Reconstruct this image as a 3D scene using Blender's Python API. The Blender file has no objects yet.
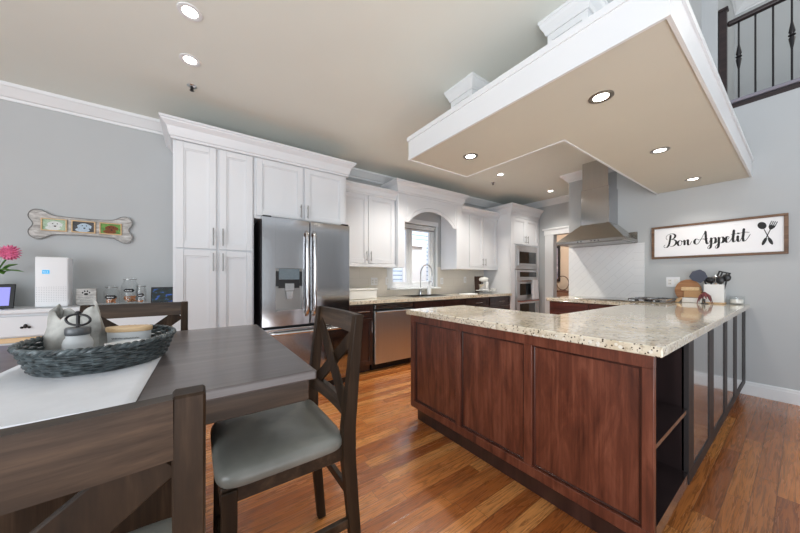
import bpy, bmesh, math, random
from mathutils import Vector, Matrix
random.seed(7)
C = bpy.context.scene.collection
SC = bpy.context.scene
PI = math.pi

# ------------------------------------------------------------------ camera, world, exposure
cam_d = bpy.data.cameras.new('camera'); cam = bpy.data.objects.new('camera', cam_d); C.objects.link(cam)
cam_d.sensor_width = 36.0; cam_d.lens = 286.64 / 800 * 36.0
cam_d.shift_y = 11.7 / 800; cam_d.clip_start = 0.02
cam.location = (0, 0, 1.2); cam.rotation_euler = (PI / 2, 0, -math.radians(35.42))
SC.camera = cam
SC.view_settings.view_transform = 'Standard'
SC.view_settings.look = 'None'
SC.view_settings.gamma = 1.0
SC.view_settings.use_curve_mapping = False
SC.view_settings.exposure = 0.66
wd = bpy.data.worlds.new('daylight'); SC.world = wd; wd.use_nodes = True
wd.node_tree.nodes['Background'].inputs[0].default_value = (0.88, 0.94, 1.0, 1)
wd.node_tree.nodes['Background'].inputs[1].default_value = 0.55

def area_light(name, loc, rot, sx, sy, power, col):
    d = bpy.data.lights.new(name, 'AREA'); d.shape = 'RECTANGLE'; d.size = sx; d.size_y = sy
    d.energy = power; d.color = col
    o = bpy.data.objects.new(name, d); C.objects.link(o); o.location = loc; o.rotation_euler = rot
    return o
# the tall living-room windows behind the camera
area_light('window_daylight', (-1.4, -4.3, 1.45), (PI / 2 + 0.12, 0, 0), 4.6, 2.2, 28, (0.86, 0.93, 1.0))
area_light('side_window_daylight', (-4.3, -1.2, 1.4), (PI / 2, 0, -PI / 2), 4.0, 2.2, 110, (0.86, 0.93, 1.0))
# added upward area light near the floor, brightens the kitchen ceiling
area_light('upward_fill_light', (-1.5, -2.75, 0.06), (PI, 0, 0), 6.0, 2.8, 205, (0.88, 0.94, 1.0))
# open sky above the gap between the two houses
area_light('sky_between_houses', (3.8, 4.7, 5.2), (0.75, 0, 0), 6.0, 1.2, 380, (0.9, 0.95, 1.0))

# ------------------------------------------------------------------ materials
def lin(c):
    c = c / 255.0
    return c / 12.92 if c <= 0.04045 else ((c + 0.055) / 1.055) ** 2.4
def rgb(r, g, b): return (lin(r), lin(g), lin(b), 1.0)

class NT:
    def __init__(s, name):
        s.m = bpy.data.materials.new(name); s.m.use_nodes = True
        s.t = s.m.node_tree; s.b = s.t.nodes['Principled BSDF']
        s._co = None
    def n(s, typ, ins=None, **kw):
        nd = s.t.nodes.new(typ)
        for k, v in kw.items(): setattr(nd, k, v)
        for k, v in (ins or {}).items():
            sock = nd.inputs[k]
            if hasattr(v, 'is_output'): s.t.links.new(v, sock)
            else: sock.default_value = v
        return nd
    def co(s):
        if s._co is None: s._co = s.n('ShaderNodeTexCoord').outputs['Object']
        return s._co
    def map(s, scale=(1, 1, 1), rot=(0, 0, 0)):
        return s.n('ShaderNodeMapping', {'Vector': s.co(), 'Scale': scale, 'Rotation': rot}).outputs[0]
    def noise(s, scale, detail=3, vec=None, rough=0.5, dist=0.0):
        return s.n('ShaderNodeTexNoise', {'Vector': vec or s.co(), 'Scale': scale, 'Detail': detail, 'Roughness': rough, 'Distortion': dist}).outputs[0]
    def math(s, op, a, b=0.0, c=None):
        nd = s.n('ShaderNodeMath', operation=op)
        for i, v in enumerate((a, b, c)):
            if v is None: continue
            if hasattr(v, 'is_output'): s.t.links.new(v, nd.inputs[i])
            else: nd.inputs[i].default_value = v
        return nd.outputs[0]
    def ramp(s, fac, stops, mode='LINEAR'):
        nd = s.n('ShaderNodeValToRGB', {'Fac': fac}); r = nd.color_ramp; r.interpolation = mode
        while len(r.elements) < len(stops): r.elements.new(0.5)
        for e, (p, c) in zip(r.elements, stops): e.position = p; e.color = c
        return nd.outputs[0]
    def mix(s, fac, a, b, mode='MIX'):
        nd = s.n('ShaderNodeMix', data_type='RGBA', blend_type=mode)
        for i, v in ((0, fac), (6, a), (7, b)):
            if hasattr(v, 'is_output'): s.t.links.new(v, nd.inputs[i])
            else: nd.inputs[i].default_value = v
        return nd.outputs[2]
    def set(s, **kw):
        for k, v in kw.items():
            k = {'color': 'Base Color', 'rough': 'Roughness', 'metal': 'Metallic', 'coat': 'Coat Weight', 'coat_rough': 'Coat Roughness',
                 'trans': 'Transmission Weight', 'ior': 'IOR', 'alpha': 'Alpha', 'emit': 'Emission Color', 'emit_s': 'Emission Strength', 'spec': 'Specular IOR Level', 'normal': 'Normal', 'aniso': 'Anisotropic'}[k]
            if hasattr(v, 'is_output'): s.t.links.new(v, s.b.inputs[k])
            else: s.b.inputs[k].default_value = v
        return s
    def bump(s, h, strength=0.2, dist=0.01):
        s.set(normal=s.n('ShaderNodeBump', {'Height': h, 'Strength': strength, 'Distance': dist}).outputs[0])

def plain(name, col, rough=0.5, metal=0.0, var=0.04, scale=6, coat=0.0, bump=0.0, **kw):
    q = NT(name)
    dark = tuple(c * (1 - var) for c in col[:3]) + (1,)
    lite = tuple(min(1, c * (1 + var)) for c in col[:3]) + (1,)
    nz = q.noise(scale, 3)
    q.set(color=q.ramp(nz, [(0.3, dark), (0.7, lite)]), rough=rough, metal=metal, coat=coat, **kw)
    if bump: q.bump(q.noise(scale * 30, 2), bump, 0.002)
    return q.m

def wood(name, dark, mid, lite, axis=2, scale=1.0, rough=0.4, coat=0.0, stretch=0.06, bump=0.1, **kw):
    q = NT(name); sc = [14 * scale] * 3; sc[axis] *= stretch
    v = q.map(tuple(sc))
    a = q.noise(1.0, 6, v, 0.6, 0.6); sc2 = [60 * scale] * 3; sc2[axis] *= 0.03
    b = q.noise(1.0, 4, q.map(tuple(sc2)), 0.7)
    f = q.math('ADD', q.math('MULTIPLY', a, 0.65), q.math('MULTIPLY', b, 0.35))
    q.set(color=q.ramp(f, [(0.32, dark), (0.5, mid), (0.68, lite)]), rough=rough, coat=coat, coat_rough=0.12, **kw)
    if bump: q.bump(f, bump, 0.003)
    return q.m

M = {}
M['wall'] = plain('wall_paint', rgb(184, 187, 188), 0.75, var=0.015, scale=2, bump=0.03)
M['ceiling'] = plain('ceiling_paint', rgb(226, 229, 221), 0.8, var=0.012, scale=2, bump=0.05)
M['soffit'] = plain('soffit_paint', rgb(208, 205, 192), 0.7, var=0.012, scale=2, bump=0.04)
M['white'] = plain('white_cabinet_paint', rgb(219, 221, 224), 0.32, var=0.01, scale=3)
M['trim'] = plain('white_trim_paint', rgb(226, 228, 229), 0.35, var=0.01, scale=3)
M['beige'] = plain('beige_paint', rgb(206, 186, 166), 0.7, var=0.02)
M['steel'] = None
def steel(name, col, rough, axis):
    q = NT(name); sc = [220, 220, 220]; sc[axis] = 1.5
    nz = q.noise(1.0, 2, q.map(tuple(sc)))
    q.set(color=q.ramp(nz, [(0.3, tuple(c * 0.93 for c in col[:3]) + (1,)), (0.7, col)]), metal=1.0,
          rough=q.n('ShaderNodeMapRange', {'Value': nz, 'To Min': rough * 0.85, 'To Max': rough * 1.15}).outputs[0])
    q.bump(nz, 0.03, 0.001)
    return q.m
M['steel'] = steel('brushed_stainless_steel', rgb(176, 173, 168), 0.2, 0)
M['steel_v'] = steel('brushed_stainless_steel_upright', rgb(192, 192, 194), 0.11, 2)
M['steel_m'] = steel('matte_stainless_steel', rgb(208, 207, 206), 0.36, 2)
M['chrome'] = plain('polished_chrome', rgb(215, 215, 216), 0.12, 1.0, var=0.02)
M['nickel'] = plain('brushed_nickel', rgb(150, 148, 145), 0.3, 1.0, var=0.03)
M['black'] = plain('black_plastic', rgb(24, 24, 26), 0.35, var=0.1)
M['blackglass'] = plain('black_glass', rgb(14, 15, 16), 0.05, var=0.05, coat=0.5)
M['iron'] = plain('dark_iron', rgb(40, 38, 40), 0.35, 0.4, var=0.1)
M['rail'] = wood('dark_rail_wood', rgb(28, 20, 20), rgb(44, 32, 32), rgb(60, 44, 42), 1, 1, 0.3)
M['railgrey'] = plain('sky_sheen_rail_wood', rgb(136, 132, 142), 0.3, var=0.05)  # dark rail wood with the sky's reflection put into its colour
M['cherry'] = wood('cherry_stained_wood', rgb(62, 29, 20), rgb(102, 54, 38), rgb(134, 80, 60), 2, 1.1, 0.36, 0.12, stretch=0.22, bump=0.1)
M['cherry_h'] = wood('cherry_stained_wood_level', rgb(60, 26, 20), rgb(96, 46, 36), rgb(124, 66, 50), 1, 0.6, 0.34, 0.15, stretch=0.1, bump=0.05)
M['cherry_dark'] = wood('shade_toned_cherry_moulding', rgb(34, 16, 12), rgb(58, 29, 22), rgb(84, 44, 34), 2, 0.8, 0.3, 0.3)  # darker than the frame: shadow lines round the panels put into the colour
M['espresso'] = wood('espresso_stained_wood', rgb(36, 22, 19), rgb(58, 37, 32), rgb(76, 50, 42), 2, 0.7, 0.3, 0.3)
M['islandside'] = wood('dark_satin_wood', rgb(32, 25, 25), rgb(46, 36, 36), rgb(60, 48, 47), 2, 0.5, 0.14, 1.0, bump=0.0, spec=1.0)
M['strip'] = wood('gap_shade_wood', rgb(22, 18, 18), rgb(32, 26, 26), rgb(42, 35, 35), 2, 0.5, 0.5, 0.0, bump=0.0)  # stiles darkened to carry the shade of the gaps between side panels
M['table'] = wood('table_top_wood', rgb(78, 71, 69), rgb(102, 94, 92), rgb(124, 116, 113), 0, 0.8, 0.3, 0.15)
M['chair'] = wood('chair_wood', rgb(24, 16, 9), rgb(48, 34, 22), rgb(80, 61, 45), 2, 1.0, 0.5, 0.0, spec=0.2)
M['chair_h'] = wood('chair_wood_level', rgb(24, 16, 9), rgb(50, 36, 24), rgb(88, 68, 52), 0, 1.0, 0.45, 0.12, spec=0.3)
M['leather'] = plain('grey_leather', rgb(126, 126, 119), 0.32, var=0.14, scale=9, bump=0.12)
M['signwood'] = wood('sign_frame_wood', rgb(70, 50, 38), rgb(112, 84, 64), rgb(146, 116, 92), 1, 1.2, 0.55)
M['oak'] = wood('light_oak_wood', rgb(190, 152, 110), rgb(216, 182, 138), rgb(232, 204, 166), 0, 1.5, 0.5)
M['board'] = wood('board_wood', rgb(134, 84, 50), rgb(172, 120, 78), rgb(200, 152, 106), 1, 1.6, 0.45)
M['walnut'] = wood('walnut_wood', rgb(58, 36, 24), rgb(88, 56, 38), rgb(112, 76, 54), 2, 1.4, 0.45)
M['distressed'] = wood('whitewashed_wood', rgb(112, 108, 104), rgb(178, 175, 171), rgb(226, 225, 222), 0, 3.5, 0.6, stretch=0.3)
M['plastic'] = plain('white_plastic', rgb(232, 233, 235), 0.35, var=0.01)
M['porcelain'] = plain('white_glaze', rgb(234, 233, 230), 0.18, var=0.01, coat=0.3)
M['cloth'] = plain('white_cloth', rgb(226, 228, 232), 0.85, var=0.03, scale=20, bump=0.25)
M['linen'] = plain('grey_linen', rgb(176, 174, 168), 0.85, var=0.45, scale=16, bump=0.3)
M['wicker'] = plain('grey_wicker', rgb(78, 86, 88), 0.36, var=0.75, scale=45)
M['ink'] = plain('black_ink', rgb(22, 22, 24), 0.6, var=0.05)
M['greyink'] = plain('grey_ink', rgb(130, 130, 130), 0.7, var=0.05)
M['grille'] = plain('pale_grey_mesh', rgb(198, 200, 203), 0.6, var=0.03)
M['paper'] = plain('white_paper', rgb(240, 240, 242), 0.6, var=0.01)
M['chalk'] = plain('chalkboard_label', rgb(28, 28, 30), 0.6, var=0.05)
M['pink'] = plain('pink_petal', rgb(240, 120, 160), 0.55, var=0.4, scale=30)
M['leaf'] = plain('green_leaf', rgb(84, 128, 50), 0.45, var=0.3, scale=18)
M['slate'] = plain('grey_blue_silicone', rgb(70, 74, 90), 0.5, var=0.06)
M['panelgrey'] = plain('grey_blue_display_panel', rgb(112, 126, 134), 0.25, var=0.06, scale=60)
M['red'] = plain('dusty_red_petal', rgb(118, 56, 58), 0.55, var=0.3, scale=60)
M['biscuit'] = plain('biscuit', rgb(196, 128, 76), 0.7, var=0.3, scale=60)
M['wax'] = plain('candle_wax', rgb(238, 234, 226), 0.4, var=0.02)
M['concrete'] = plain('pale_grey_ceramic', rgb(208, 210, 210), 0.5, var=0.05)
M['rubber'] = plain('black_rubber', rgb(20, 20, 20), 0.7)
M['siding'] = plain('white_vinyl_siding', rgb(214, 222, 230), 0.6, var=0.02)
M['terracotta'] = plain('clay_pot', rgb(160, 110, 86), 0.7)
M['kraft'] = plain('kraft_card', rgb(190, 150, 108), 0.75, var=0.08)
M['blind'] = plain('blind_fabric', rgb(212, 212, 210), 0.7, var=0.02)
M['floor_tint'] = plain('floor_reflection_metal', rgb(190, 140, 130), 0.25, 1.0)  # lower oven handle: reflection of the wood floor painted into the metal

def glass(name, tint=(1, 1, 1, 1), rough=0.0):
    q = NT(name); t = q.t
    tr = t.nodes.new('ShaderNodeBsdfTransparent'); tr.inputs[0].default_value = tint
    gl = t.nodes.new('ShaderNodeBsdfGlossy'); gl.inputs['Roughness'].default_value = 0.03
    fr = q.n('ShaderNodeLayerWeight', {'Blend': 0.5}).outputs['Facing']
    fac = q.math('ADD', q.math('MULTIPLY', q.math('POWER', fr, 4.0), 0.55), 0.03)
    mx = t.nodes.new('ShaderNodeMixShader'); t.links.new(fac, mx.inputs[0]); t.links.new(tr.outputs[0], mx.inputs[1]); t.links.new(gl.outputs[0], mx.inputs[2])
    t.links.new(mx.outputs[0], t.nodes['Material Output'].inputs['Surface'])
    return q.m
M['glass'] = glass('clear_glass', (0.985, 0.99, 0.99, 1))
M['pane'] = glass('window_glass', (0.97, 0.98, 1, 1))

def emission(name, col, s):
    q = NT(name); q.set(color=(0.02, 0.02, 0.02, 1), emit=col, emit_s=s); return q.m
M['lidgrey'] = plain('grey_enamel', rgb(104, 106, 108), 0.4, 0.3, var=0.05)
M['bulb'] = emission('lamp_glow', (1.0, 0.95, 0.86, 1), 9.0)
M['bluescreen'] = emission('blue_display', rgb(60, 170, 225), 0.8)
M['lilacscreen'] = emission('lilac_screen', rgb(150, 150, 235), 0.75)

def screen_mat():
    q = NT('dark_screen_picture')
    v = q.noise(22, 4, q.map((1, 1, 1.6)))
    col = q.ramp(v, [(0.42, rgb(14, 24, 30)), (0.55, rgb(26, 60, 60)), (0.62, rgb(60, 110, 220))])
    q.set(color=(0.01, 0.01, 0.01, 1), emit=col, emit_s=0.3, rough=0.1); return q.m
M['screen'] = screen_mat()

def floor_mat():
    q = NT('oak_strip_floor'); sp = q.n('ShaderNodeSeparateXYZ', {'Vector': q.co()})
    x, y = sp.outputs[0], sp.outputs[1]
    W, L = 0.083, 0.95
    ry = q.math('DIVIDE', y, W); row = q.math('FLOOR', ry); fy = q.math('FRACT', ry)
    rnd = q.n('ShaderNodeTexWhiteNoise', {'W': row}, noise_dimensions='1D').outputs['Value']
    xx = q.math('ADD', q.math('DIVIDE', x, L), q.math('MULTIPLY', rnd, 7.3)); col = q.math('FLOOR', xx); fx = q.math('FRACT', xx)
    cv = q.n('ShaderNodeCombineXYZ', {'X': row, 'Y': col}).outputs[0]
    pr = q.n('ShaderNodeTexWhiteNoise', {'Vector': cv}, noise_dimensions='2D').outputs['Value']
    off = q.n('ShaderNodeVectorMath', {0: q.co(), 1: q.n('ShaderNodeCombineXYZ', {'X': q.math('MULTIPLY', pr, 40), 'Z': q.math('MULTIPLY', pr, 17)}).outputs[0]}, operation='ADD').outputs[0]
    g1 = q.n('ShaderNodeTexNoise', {'Vector': q.n('ShaderNodeMapping', {'Vector': off, 'Scale': (1.6, 26, 1)}).outputs[0], 'Scale': 1.0, 'Detail': 5, 'Roughness': 0.6, 'Distortion': 0.9}).outputs[0]
    rings = q.math('ABSOLUTE', q.math('SUBTRACT', q.math('FRACT', q.math('MULTIPLY', g1, 7.0)), 0.5))
    base = q.ramp(pr, [(0.0, rgb(168, 96, 46)), (0.35, rgb(194, 118, 60)), (0.7, rgb(210, 134, 71)), (1.0, rgb(224, 154, 88))])
    c = q.mix(q.math('MULTIPLY', q.ramp(rings, [(0.0, (1, 1, 1, 1)), (0.22, (0, 0, 0, 1))]), 0.6), base, rgb(78, 40, 20))
    g2 = q.n('ShaderNodeTexNoise', {'Vector': q.n('ShaderNodeMapping', {'Vector': off, 'Scale': (6, 240, 1)}).outputs[0], 'Scale': 1.0, 'Detail': 2}).outputs[0]
    c = q.mix(q.ramp(g2, [(0.45, (0, 0, 0, 1)), (0.75, (0.4, 0.4, 0.4, 1))]), c, rgb(80, 42, 24))
    ey = q.math('MINIMUM', fy, q.math('SUBTRACT', 1.0, fy)); ex = q.math('MULTIPLY', q.math('MINIMUM', fx, q.math('SUBTRACT', 1.0, fx)), L / W)
    e = q.math('MINIMUM', ey, ex)
    seam = q.ramp(e, [(0.0, (1, 1, 1, 1)), (0.028, (0, 0, 0, 1))])
    c = q.mix(q.math('MULTIPLY', seam, 0.75), c, rgb(44, 22, 14))
    q.set(color=c, rough=q.n('ShaderNodeMapRange', {'Value': g1, 'To Min': 0.2, 'To Max': 0.34}).outputs[0], coat=0.25, coat_rough=0.1)
    q.bump(q.math('SUBTRACT', q.math('MULTIPLY', rings, 0.15), seam), 0.18, 0.002)
    return q.m
M['floor'] = floor_mat()

def granite_mat():
    q = NT('cream_granite')
    big = q.noise(5, 4, None, 0.6, 0.4); mid = q.noise(38, 4, None, 0.65)
    c = q.ramp(big, [(0.3, rgb(206, 190, 160)), (0.55, rgb(230, 220, 200)), (0.75, rgb(216, 206, 186))])
    c = q.mix(q.ramp(mid, [(0.52, (0, 0, 0, 1)), (0.68, (0.75, 0.75, 0.75, 1))]), c, rgb(164, 146, 118))
    v = q.n('ShaderNodeTexVoronoi', {'Vector': q.co(), 'Scale': 105, 'Randomness': 1.0})
    sel = q.n('ShaderNodeSeparateColor', {'Color': v.outputs['Color']}).outputs[0]
    dots = q.math('MULTIPLY', q.math('LESS_THAN', v.outputs['Distance'], 0.42), q.math('LESS_THAN', sel, q.n('ShaderNodeMapRange', {'Value': mid, 'From Min': 0.4, 'From Max': 0.7, 'To Min': 0.08, 'To Max': 0.5}).outputs[0]))
    c = q.mix(dots, c, rgb(70, 54, 42))
    v2 = q.n('ShaderNodeTexVoronoi', {'Vector': q.co(), 'Scale': 60})
    sel2 = q.n('ShaderNodeSeparateColor', {'Color': v2.outputs['Color']}).outputs[1]
    d2 = q.math('MULTIPLY', q.math('LESS_THAN', v2.outputs['Distance'], 0.5), q.math('LESS_THAN', sel2, 0.12))
    c = q.mix(q.math('MULTIPLY', d2, 0.8), c, rgb(238, 234, 224))
    q.set(color=c, rough=0.09, coat=0.4, coat_rough=0.04)
    return q.m
M['granite'] = granite_mat()

def tile_mat(name, col, grout, sx, sz, rot=0.0, plane='x', mortar=0.012, rough=0.2):
    q = NT(name); sp = q.n('ShaderNodeSeparateXYZ', {'Vector': q.co()})
    a = sp.outputs[1] if plane == 'x' else sp.outputs[0]
    v = q.n('ShaderNodeCombineXYZ', {'X': a, 'Y': sp.outputs[2]}).outputs[0]
    v = q.n('ShaderNodeMapping', {'Vector': v, 'Rotation': (0, 0, rot)}).outputs[0]
    b = q.n('ShaderNodeTexBrick', {'Vector': v, 'Color1': col, 'Color2': tuple(c * 0.985 for c in col[:3]) + (1,), 'Mortar': grout, 'Scale': 1.0,
                                   'Mortar Size': mortar * 0.15, 'Brick Width': sx, 'Row Height': sz})
    q.set(color=b.outputs['Color'], rough=rough)
    q.bump(q.math('SUBTRACT', 1.0, b.outputs['Fac']), 0.3, 0.001)
    return q.m
M['tile_d'] = tile_mat('white_diagonal_tile', rgb(228, 229, 230), rgb(210, 211, 212), 0.3, 0.075, PI / 4)
M['tile_h'] = tile_mat('white_level_tile', rgb(228, 229, 230), rgb(210, 211, 212), 0.3, 0.1)
M['tile_b'] = tile_mat('greige_tile', rgb(222, 217, 208), rgb(206, 200, 190), 0.3, 0.15, 0.0, 'y')

def siding_mat():
    q = NT('house_siding'); z = q.n('ShaderNodeSeparateXYZ', {'Vector': q.co()}).outputs[2]
    f = q.math('FRACT', q.math('DIVIDE', z, 0.115))
    q.set(color=q.ramp(f, [(0.0, rgb(80, 104, 130)), (0.2, rgb(150, 172, 194)), (0.32, rgb(206, 220, 234)), (1.0, rgb(216, 228, 240))]), rough=0.6)
    q.bump(f, 0.6, 0.01); return q.m
M['siding'] = siding_mat()

def art_mat(name, stops, scale, sq=(1, 1, 1)):
    q = NT(name); v = q.noise(scale, 5, q.map(sq), 0.6, 0.8)
    q.set(color=q.ramp(v, stops), rough=0.35); return q.m
M['dogwhite'] = art_mat('photo_meadow', [(0.35, rgb(110, 150, 110)), (0.5, rgb(176, 196, 172)), (0.65, rgb(120, 160, 122))], 14)
M['dogblue'] = art_mat('photo_porch', [(0.35, rgb(40, 36, 36)), (0.5, rgb(70, 66, 66)), (0.65, rgb(30, 28, 28))], 14)
M['doggreen'] = art_mat('photo_lawn', [(0.35, rgb(70, 120, 40)), (0.5, rgb(110, 160, 60)), (0.65, rgb(60, 96, 40))], 14)
M['furwhite'] = plain('white_fur', rgb(214, 218, 216), 0.7, var=0.1, scale=60)
M['furgrey'] = plain('pale_blue_grey_fur', rgb(176, 194, 210), 0.7, var=0.15, scale=60)
M['furbrown'] = plain('brown_fur', rgb(120, 66, 30), 0.7, var=0.2, scale=60)
M['artwork'] = art_mat('lilac_abstract', [(0.3, rgb(90, 90, 110)), (0.5, rgb(168, 160, 176)), (0.7, rgb(206, 198, 206))], 5, (1, 1, 2))

# ------------------------------------------------------------------ mesh builder
WORLD = {}          # object name -> matrix from its local frame to the world
class MB:
    def __init__(s, tf=None): s.bm = bmesh.new(); s.tf = tf
    def _add(s, bm2):
        if s.tf:
            for v in bm2.verts: v.co = Vector(s.tf(*v.co))
        bmesh.ops.recalc_face_normals(bm2, faces=bm2.faces)
        me = bpy.data.meshes.new('tmp'); bm2.to_mesh(me); bm2.free(); s.bm.from_mesh(me); bpy.data.meshes.remove(me)
        return s
    _k = 0
    def box(s, x0, x1, y0, y1, z0, z1, bev=0.0, seg=1, exact=False):
        if not exact and min(abs(x1 - x0), abs(y1 - y0), abs(z1 - z0)) > 0.006:      # hairline offsets so that no two faces coincide
            MB._k = (MB._k + 1) % 5; e = 0.00012 * MB._k
            x0, x1, y0, y1, z0, z1 = x0 + e, x1 - e, y0 + e, y1 - e, z0 + e, z1 - e
        b = bmesh.new(); bmesh.ops.create_cube(b, size=1)
        for v in b.verts: v.co = Vector(((x0 + x1) / 2 + v.co.x * (x1 - x0), (y0 + y1) / 2 + v.co.y * (y1 - y0), (z0 + z1) / 2 + v.co.z * (z1 - z0)))
        if bev: bmesh.ops.bevel(b, geom=b.edges[:], offset=bev, segments=seg, affect='EDGES', profile=0.5)
        return s._add(b)
    def bar(s, p, q, w, h, up=(0, 0, 1), bev=0.0):
        p, q = Vector(p), Vector(q); d = q - p; L = d.length; d.normalize(); up = Vector(up)
        sx = d.cross(up).normalized(); uz = sx.cross(d)
        b = bmesh.new(); bmesh.ops.create_cube(b, size=1); mid = (p + q) / 2
        for v in b.verts: v.co = Vector((v.co.x * w, v.co.y * L, v.co.z * h))
        if bev: bmesh.ops.bevel(b, geom=b.edges[:], offset=bev, segments=1, affect='EDGES')
        for v in b.verts: v.co = mid + sx * v.co.x + d * v.co.y + uz * v.co.z
        return s._add(b)
    def tube(s, pts, r, n=8, closed=False, flat=1.0):
        pts = [Vector(p) for p in pts]; N = len(pts); rs = r if isinstance(r, (list, tuple)) else [r] * N
        b = bmesh.new(); rings = []; ref = None
        for i, p in enumerate(pts):
            if closed: d = pts[(i + 1) % N] - pts[i - 1]
            else: d = pts[min(i + 1, N - 1)] - pts[max(i - 1, 0)]
            if d.length < 1e-9: d = Vector((0, 0, 1))
            d.normalize()
            if ref is None:
                ref = Vector((0, 0, 1)) if abs(d.z) < 0.9 else Vector((1, 0, 0))
            u = (ref - d * ref.dot(d))
            if u.length < 1e-6: u = d.orthogonal()
            u.normalize(); w = d.cross(u); ref = u
            rings.append([b.verts.new(p + u * math.cos(2 * PI * k / n) * rs[i] * flat + w * math.sin(2 * PI * k / n) * rs[i]) for k in range(n)])
        for i in range(N if closed else N - 1):
            A, B = rings[i], rings[(i + 1) % N]
            for k in range(n): b.faces.new((A[k], A[(k + 1) % n], B[(k + 1) % n], B[k]))
        if not closed:
            b.faces.new(rings[0][::-1]); b.faces.new(rings[-1])
        return s._add(b)
    def cyl(s, p, q, r, n=16): return s.tube([p, q], r, n)
    def lathe(s, prof, c=(0, 0, 0), n=28, sx=1.0, sy=1.0):
        b = bmesh.new(); rings = []
        for r, z in prof:
            if r < 1e-5: rings.append([b.verts.new((c[0], c[1], c[2] + z))])
            else: rings.append([b.verts.new((c[0] + r * sx * math.cos(2 * PI * k / n), c[1] + r * sy * math.sin(2 * PI * k / n), c[2] + z)) for k in range(n)])
        for A, B in zip(rings, rings[1:]):
            for k in range(n):
                k2 = (k + 1) % n
                if len(A) == 1 and len(B) == 1: continue
                if len(A) == 1: b.faces.new((A[0], B[k], B[k2]))
                elif len(B) == 1: b.faces.new((A[k], A[k2], B[0]))
                else: b.faces.new((A[k], A[k2], B[k2], B[k]))
        return s._add(b)
    def prism(s, poly, d0, d1, f, bev=0.0):
        """poly of (a, b); f(a, b, d) -> xyz"""
        b = bmesh.new()
        A = [b.verts.new(f(u, v, d0)) for u, v in poly]; B = [b.verts.new(f(u, v, d1)) for u, v in poly]; n = len(poly)
        b.faces.new(A); b.faces.new(B[::-1])
        for k in range(n): b.faces.new((A[k], B[k], B[(k + 1) % n], A[(k + 1) % n]))
        if bev: bmesh.ops.bevel(b, geom=b.edges[:], offset=bev, segments=1, affect='EDGES')
        b.normal_update()
        if n > 4: bmesh.ops.triangulate(b, faces=[fc for fc in b.faces if len(fc.verts) > 4])
        return s._add(b)
    def sweep(s, prof, path, closed=False):
        """prof of (out, z); path of (x, y); out is to the right of the way travelled"""
        P = [Vector(p) for p in path]; N = len(P); b = bmesh.new(); rings = []
        segs = N if closed else N - 1
        nr = []
        for i in range(segs):
            d = (P[(i + 1) % N] - P[i]).normalized(); nr.append(Vector((d.y, -d.x)))
        for i in range(N):
            if closed: a, c = nr[i - 1], nr[i]
            else: a, c = nr[max(i - 1, 0)], nr[min(i, segs - 1)]
            m = (a + c) / (1 + a.dot(c))
            rings.append([b.verts.new((P[i].x + m.x * o, P[i].y + m.y * o, z)) for o, z in prof])
        n = len(prof)
        for i in range(segs):
            A, B = rings[i], rings[(i + 1) % N]
            for k in range(n): b.faces.new((A[k], A[(k + 1) % n], B[(k + 1) % n], B[k]))
        if not closed:
            b.faces.new(rings[0]); b.faces.new(rings[-1][::-1]); b.normal_update()
            bmesh.ops.triangulate(b, faces=[fc for fc in b.faces if len(fc.verts) > 4])
        return s._add(b)
    def grid(s, nu, nv, f, closed_u=False):
        b = bmesh.new(); V = [[b.verts.new(f(i / (nu if closed_u else nu - 1), j / (nv - 1))) for j in range(nv)] for i in range(nu)]
        for i in range(nu if closed_u else nu - 1):
            for j in range(nv - 1): b.faces.new((V[i][j], V[(i + 1) % nu][j], V[(i + 1) % nu][j + 1], V[i][j + 1]))
        return s._add(b)
    def ball(s, c, rx, ry=None, rz=None, n=16):
        ry = ry or rx; rz = rz or rx; b = bmesh.new(); bmesh.ops.create_uvsphere(b, u_segments=n, v_segments=max(6, n // 2), radius=1)
        for v in b.verts: v.co = Vector((c[0] + v.co.x * rx, c[1] + v.co.y * ry, c[2] + v.co.z * rz))
        return s._add(b)
    def build(s, name, mat, parent=None, smooth=False, local=False):
        me = bpy.data.meshes.new(name)
        if parent is not None and not local:
            inv = WORLD[parent.name].inverted()
            for v in s.bm.verts: v.co = inv @ v.co
        s.bm.to_mesh(me); s.bm.free()
        me.materials.append(mat)
        if smooth:
            for p in me.polygons: p.use_smooth = True
            try: me.set_sharp_from_angle(angle=math.radians(38))
            except Exception: pass
        o = bpy.data.objects.new(name, me); C.objects.link(o)
        if parent is not None: o.parent = parent; WORLD[o.name] = WORLD[parent.name]
        else: WORLD[o.name] = Matrix.Identity(4)
        return o

def tag(o, label, cat, group=None):
    o['label'] = label; o['category'] = cat
    if group: o['group'] = group
    return o
def thing(name, label, cat, loc=(0, 0, 0), rotz=0.0, group=None):
    o = bpy.data.objects.new(name, None); C.objects.link(o); o.location = loc; o.rotation_euler = (0, 0, rotz); o.empty_display_size = 0.1
    WORLD[o.name] = Matrix.Translation(loc) @ Matrix.Rotation(rotz, 4, 'Z')
    return tag(o, label, cat, group)
def struct(name, mb, mat, parent=None, smooth=False):
    o = mb.build(name, mat, parent, smooth)
    if parent is None: o['kind'] = 'structure'
    return o
def copy_tree(o, parent=None):
    c = o.copy(); C.objects.link(c)
    if parent is not None: c.parent = parent
    for ch in list(o.children): copy_tree(ch, c)
    return c

def catmull(pts, per=8):
    P = [Vector(p) for p in pts]; out = []
    for i in range(len(P) - 1):
        p0 = P[max(i - 1, 0)]; p1 = P[i]; p2 = P[i + 1]; p3 = P[min(i + 2, len(P) - 1)]
        for k in range(per):
            t = k / per
            out.append(0.5 * ((2 * p1) + (p2 - p0) * t + (2 * p0 - 5 * p1 + 4 * p2 - p3) * t * t + (3 * p1 - p0 - 3 * p2 + p3) * t ** 3))
    out.append(P[-1]); return out

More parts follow.
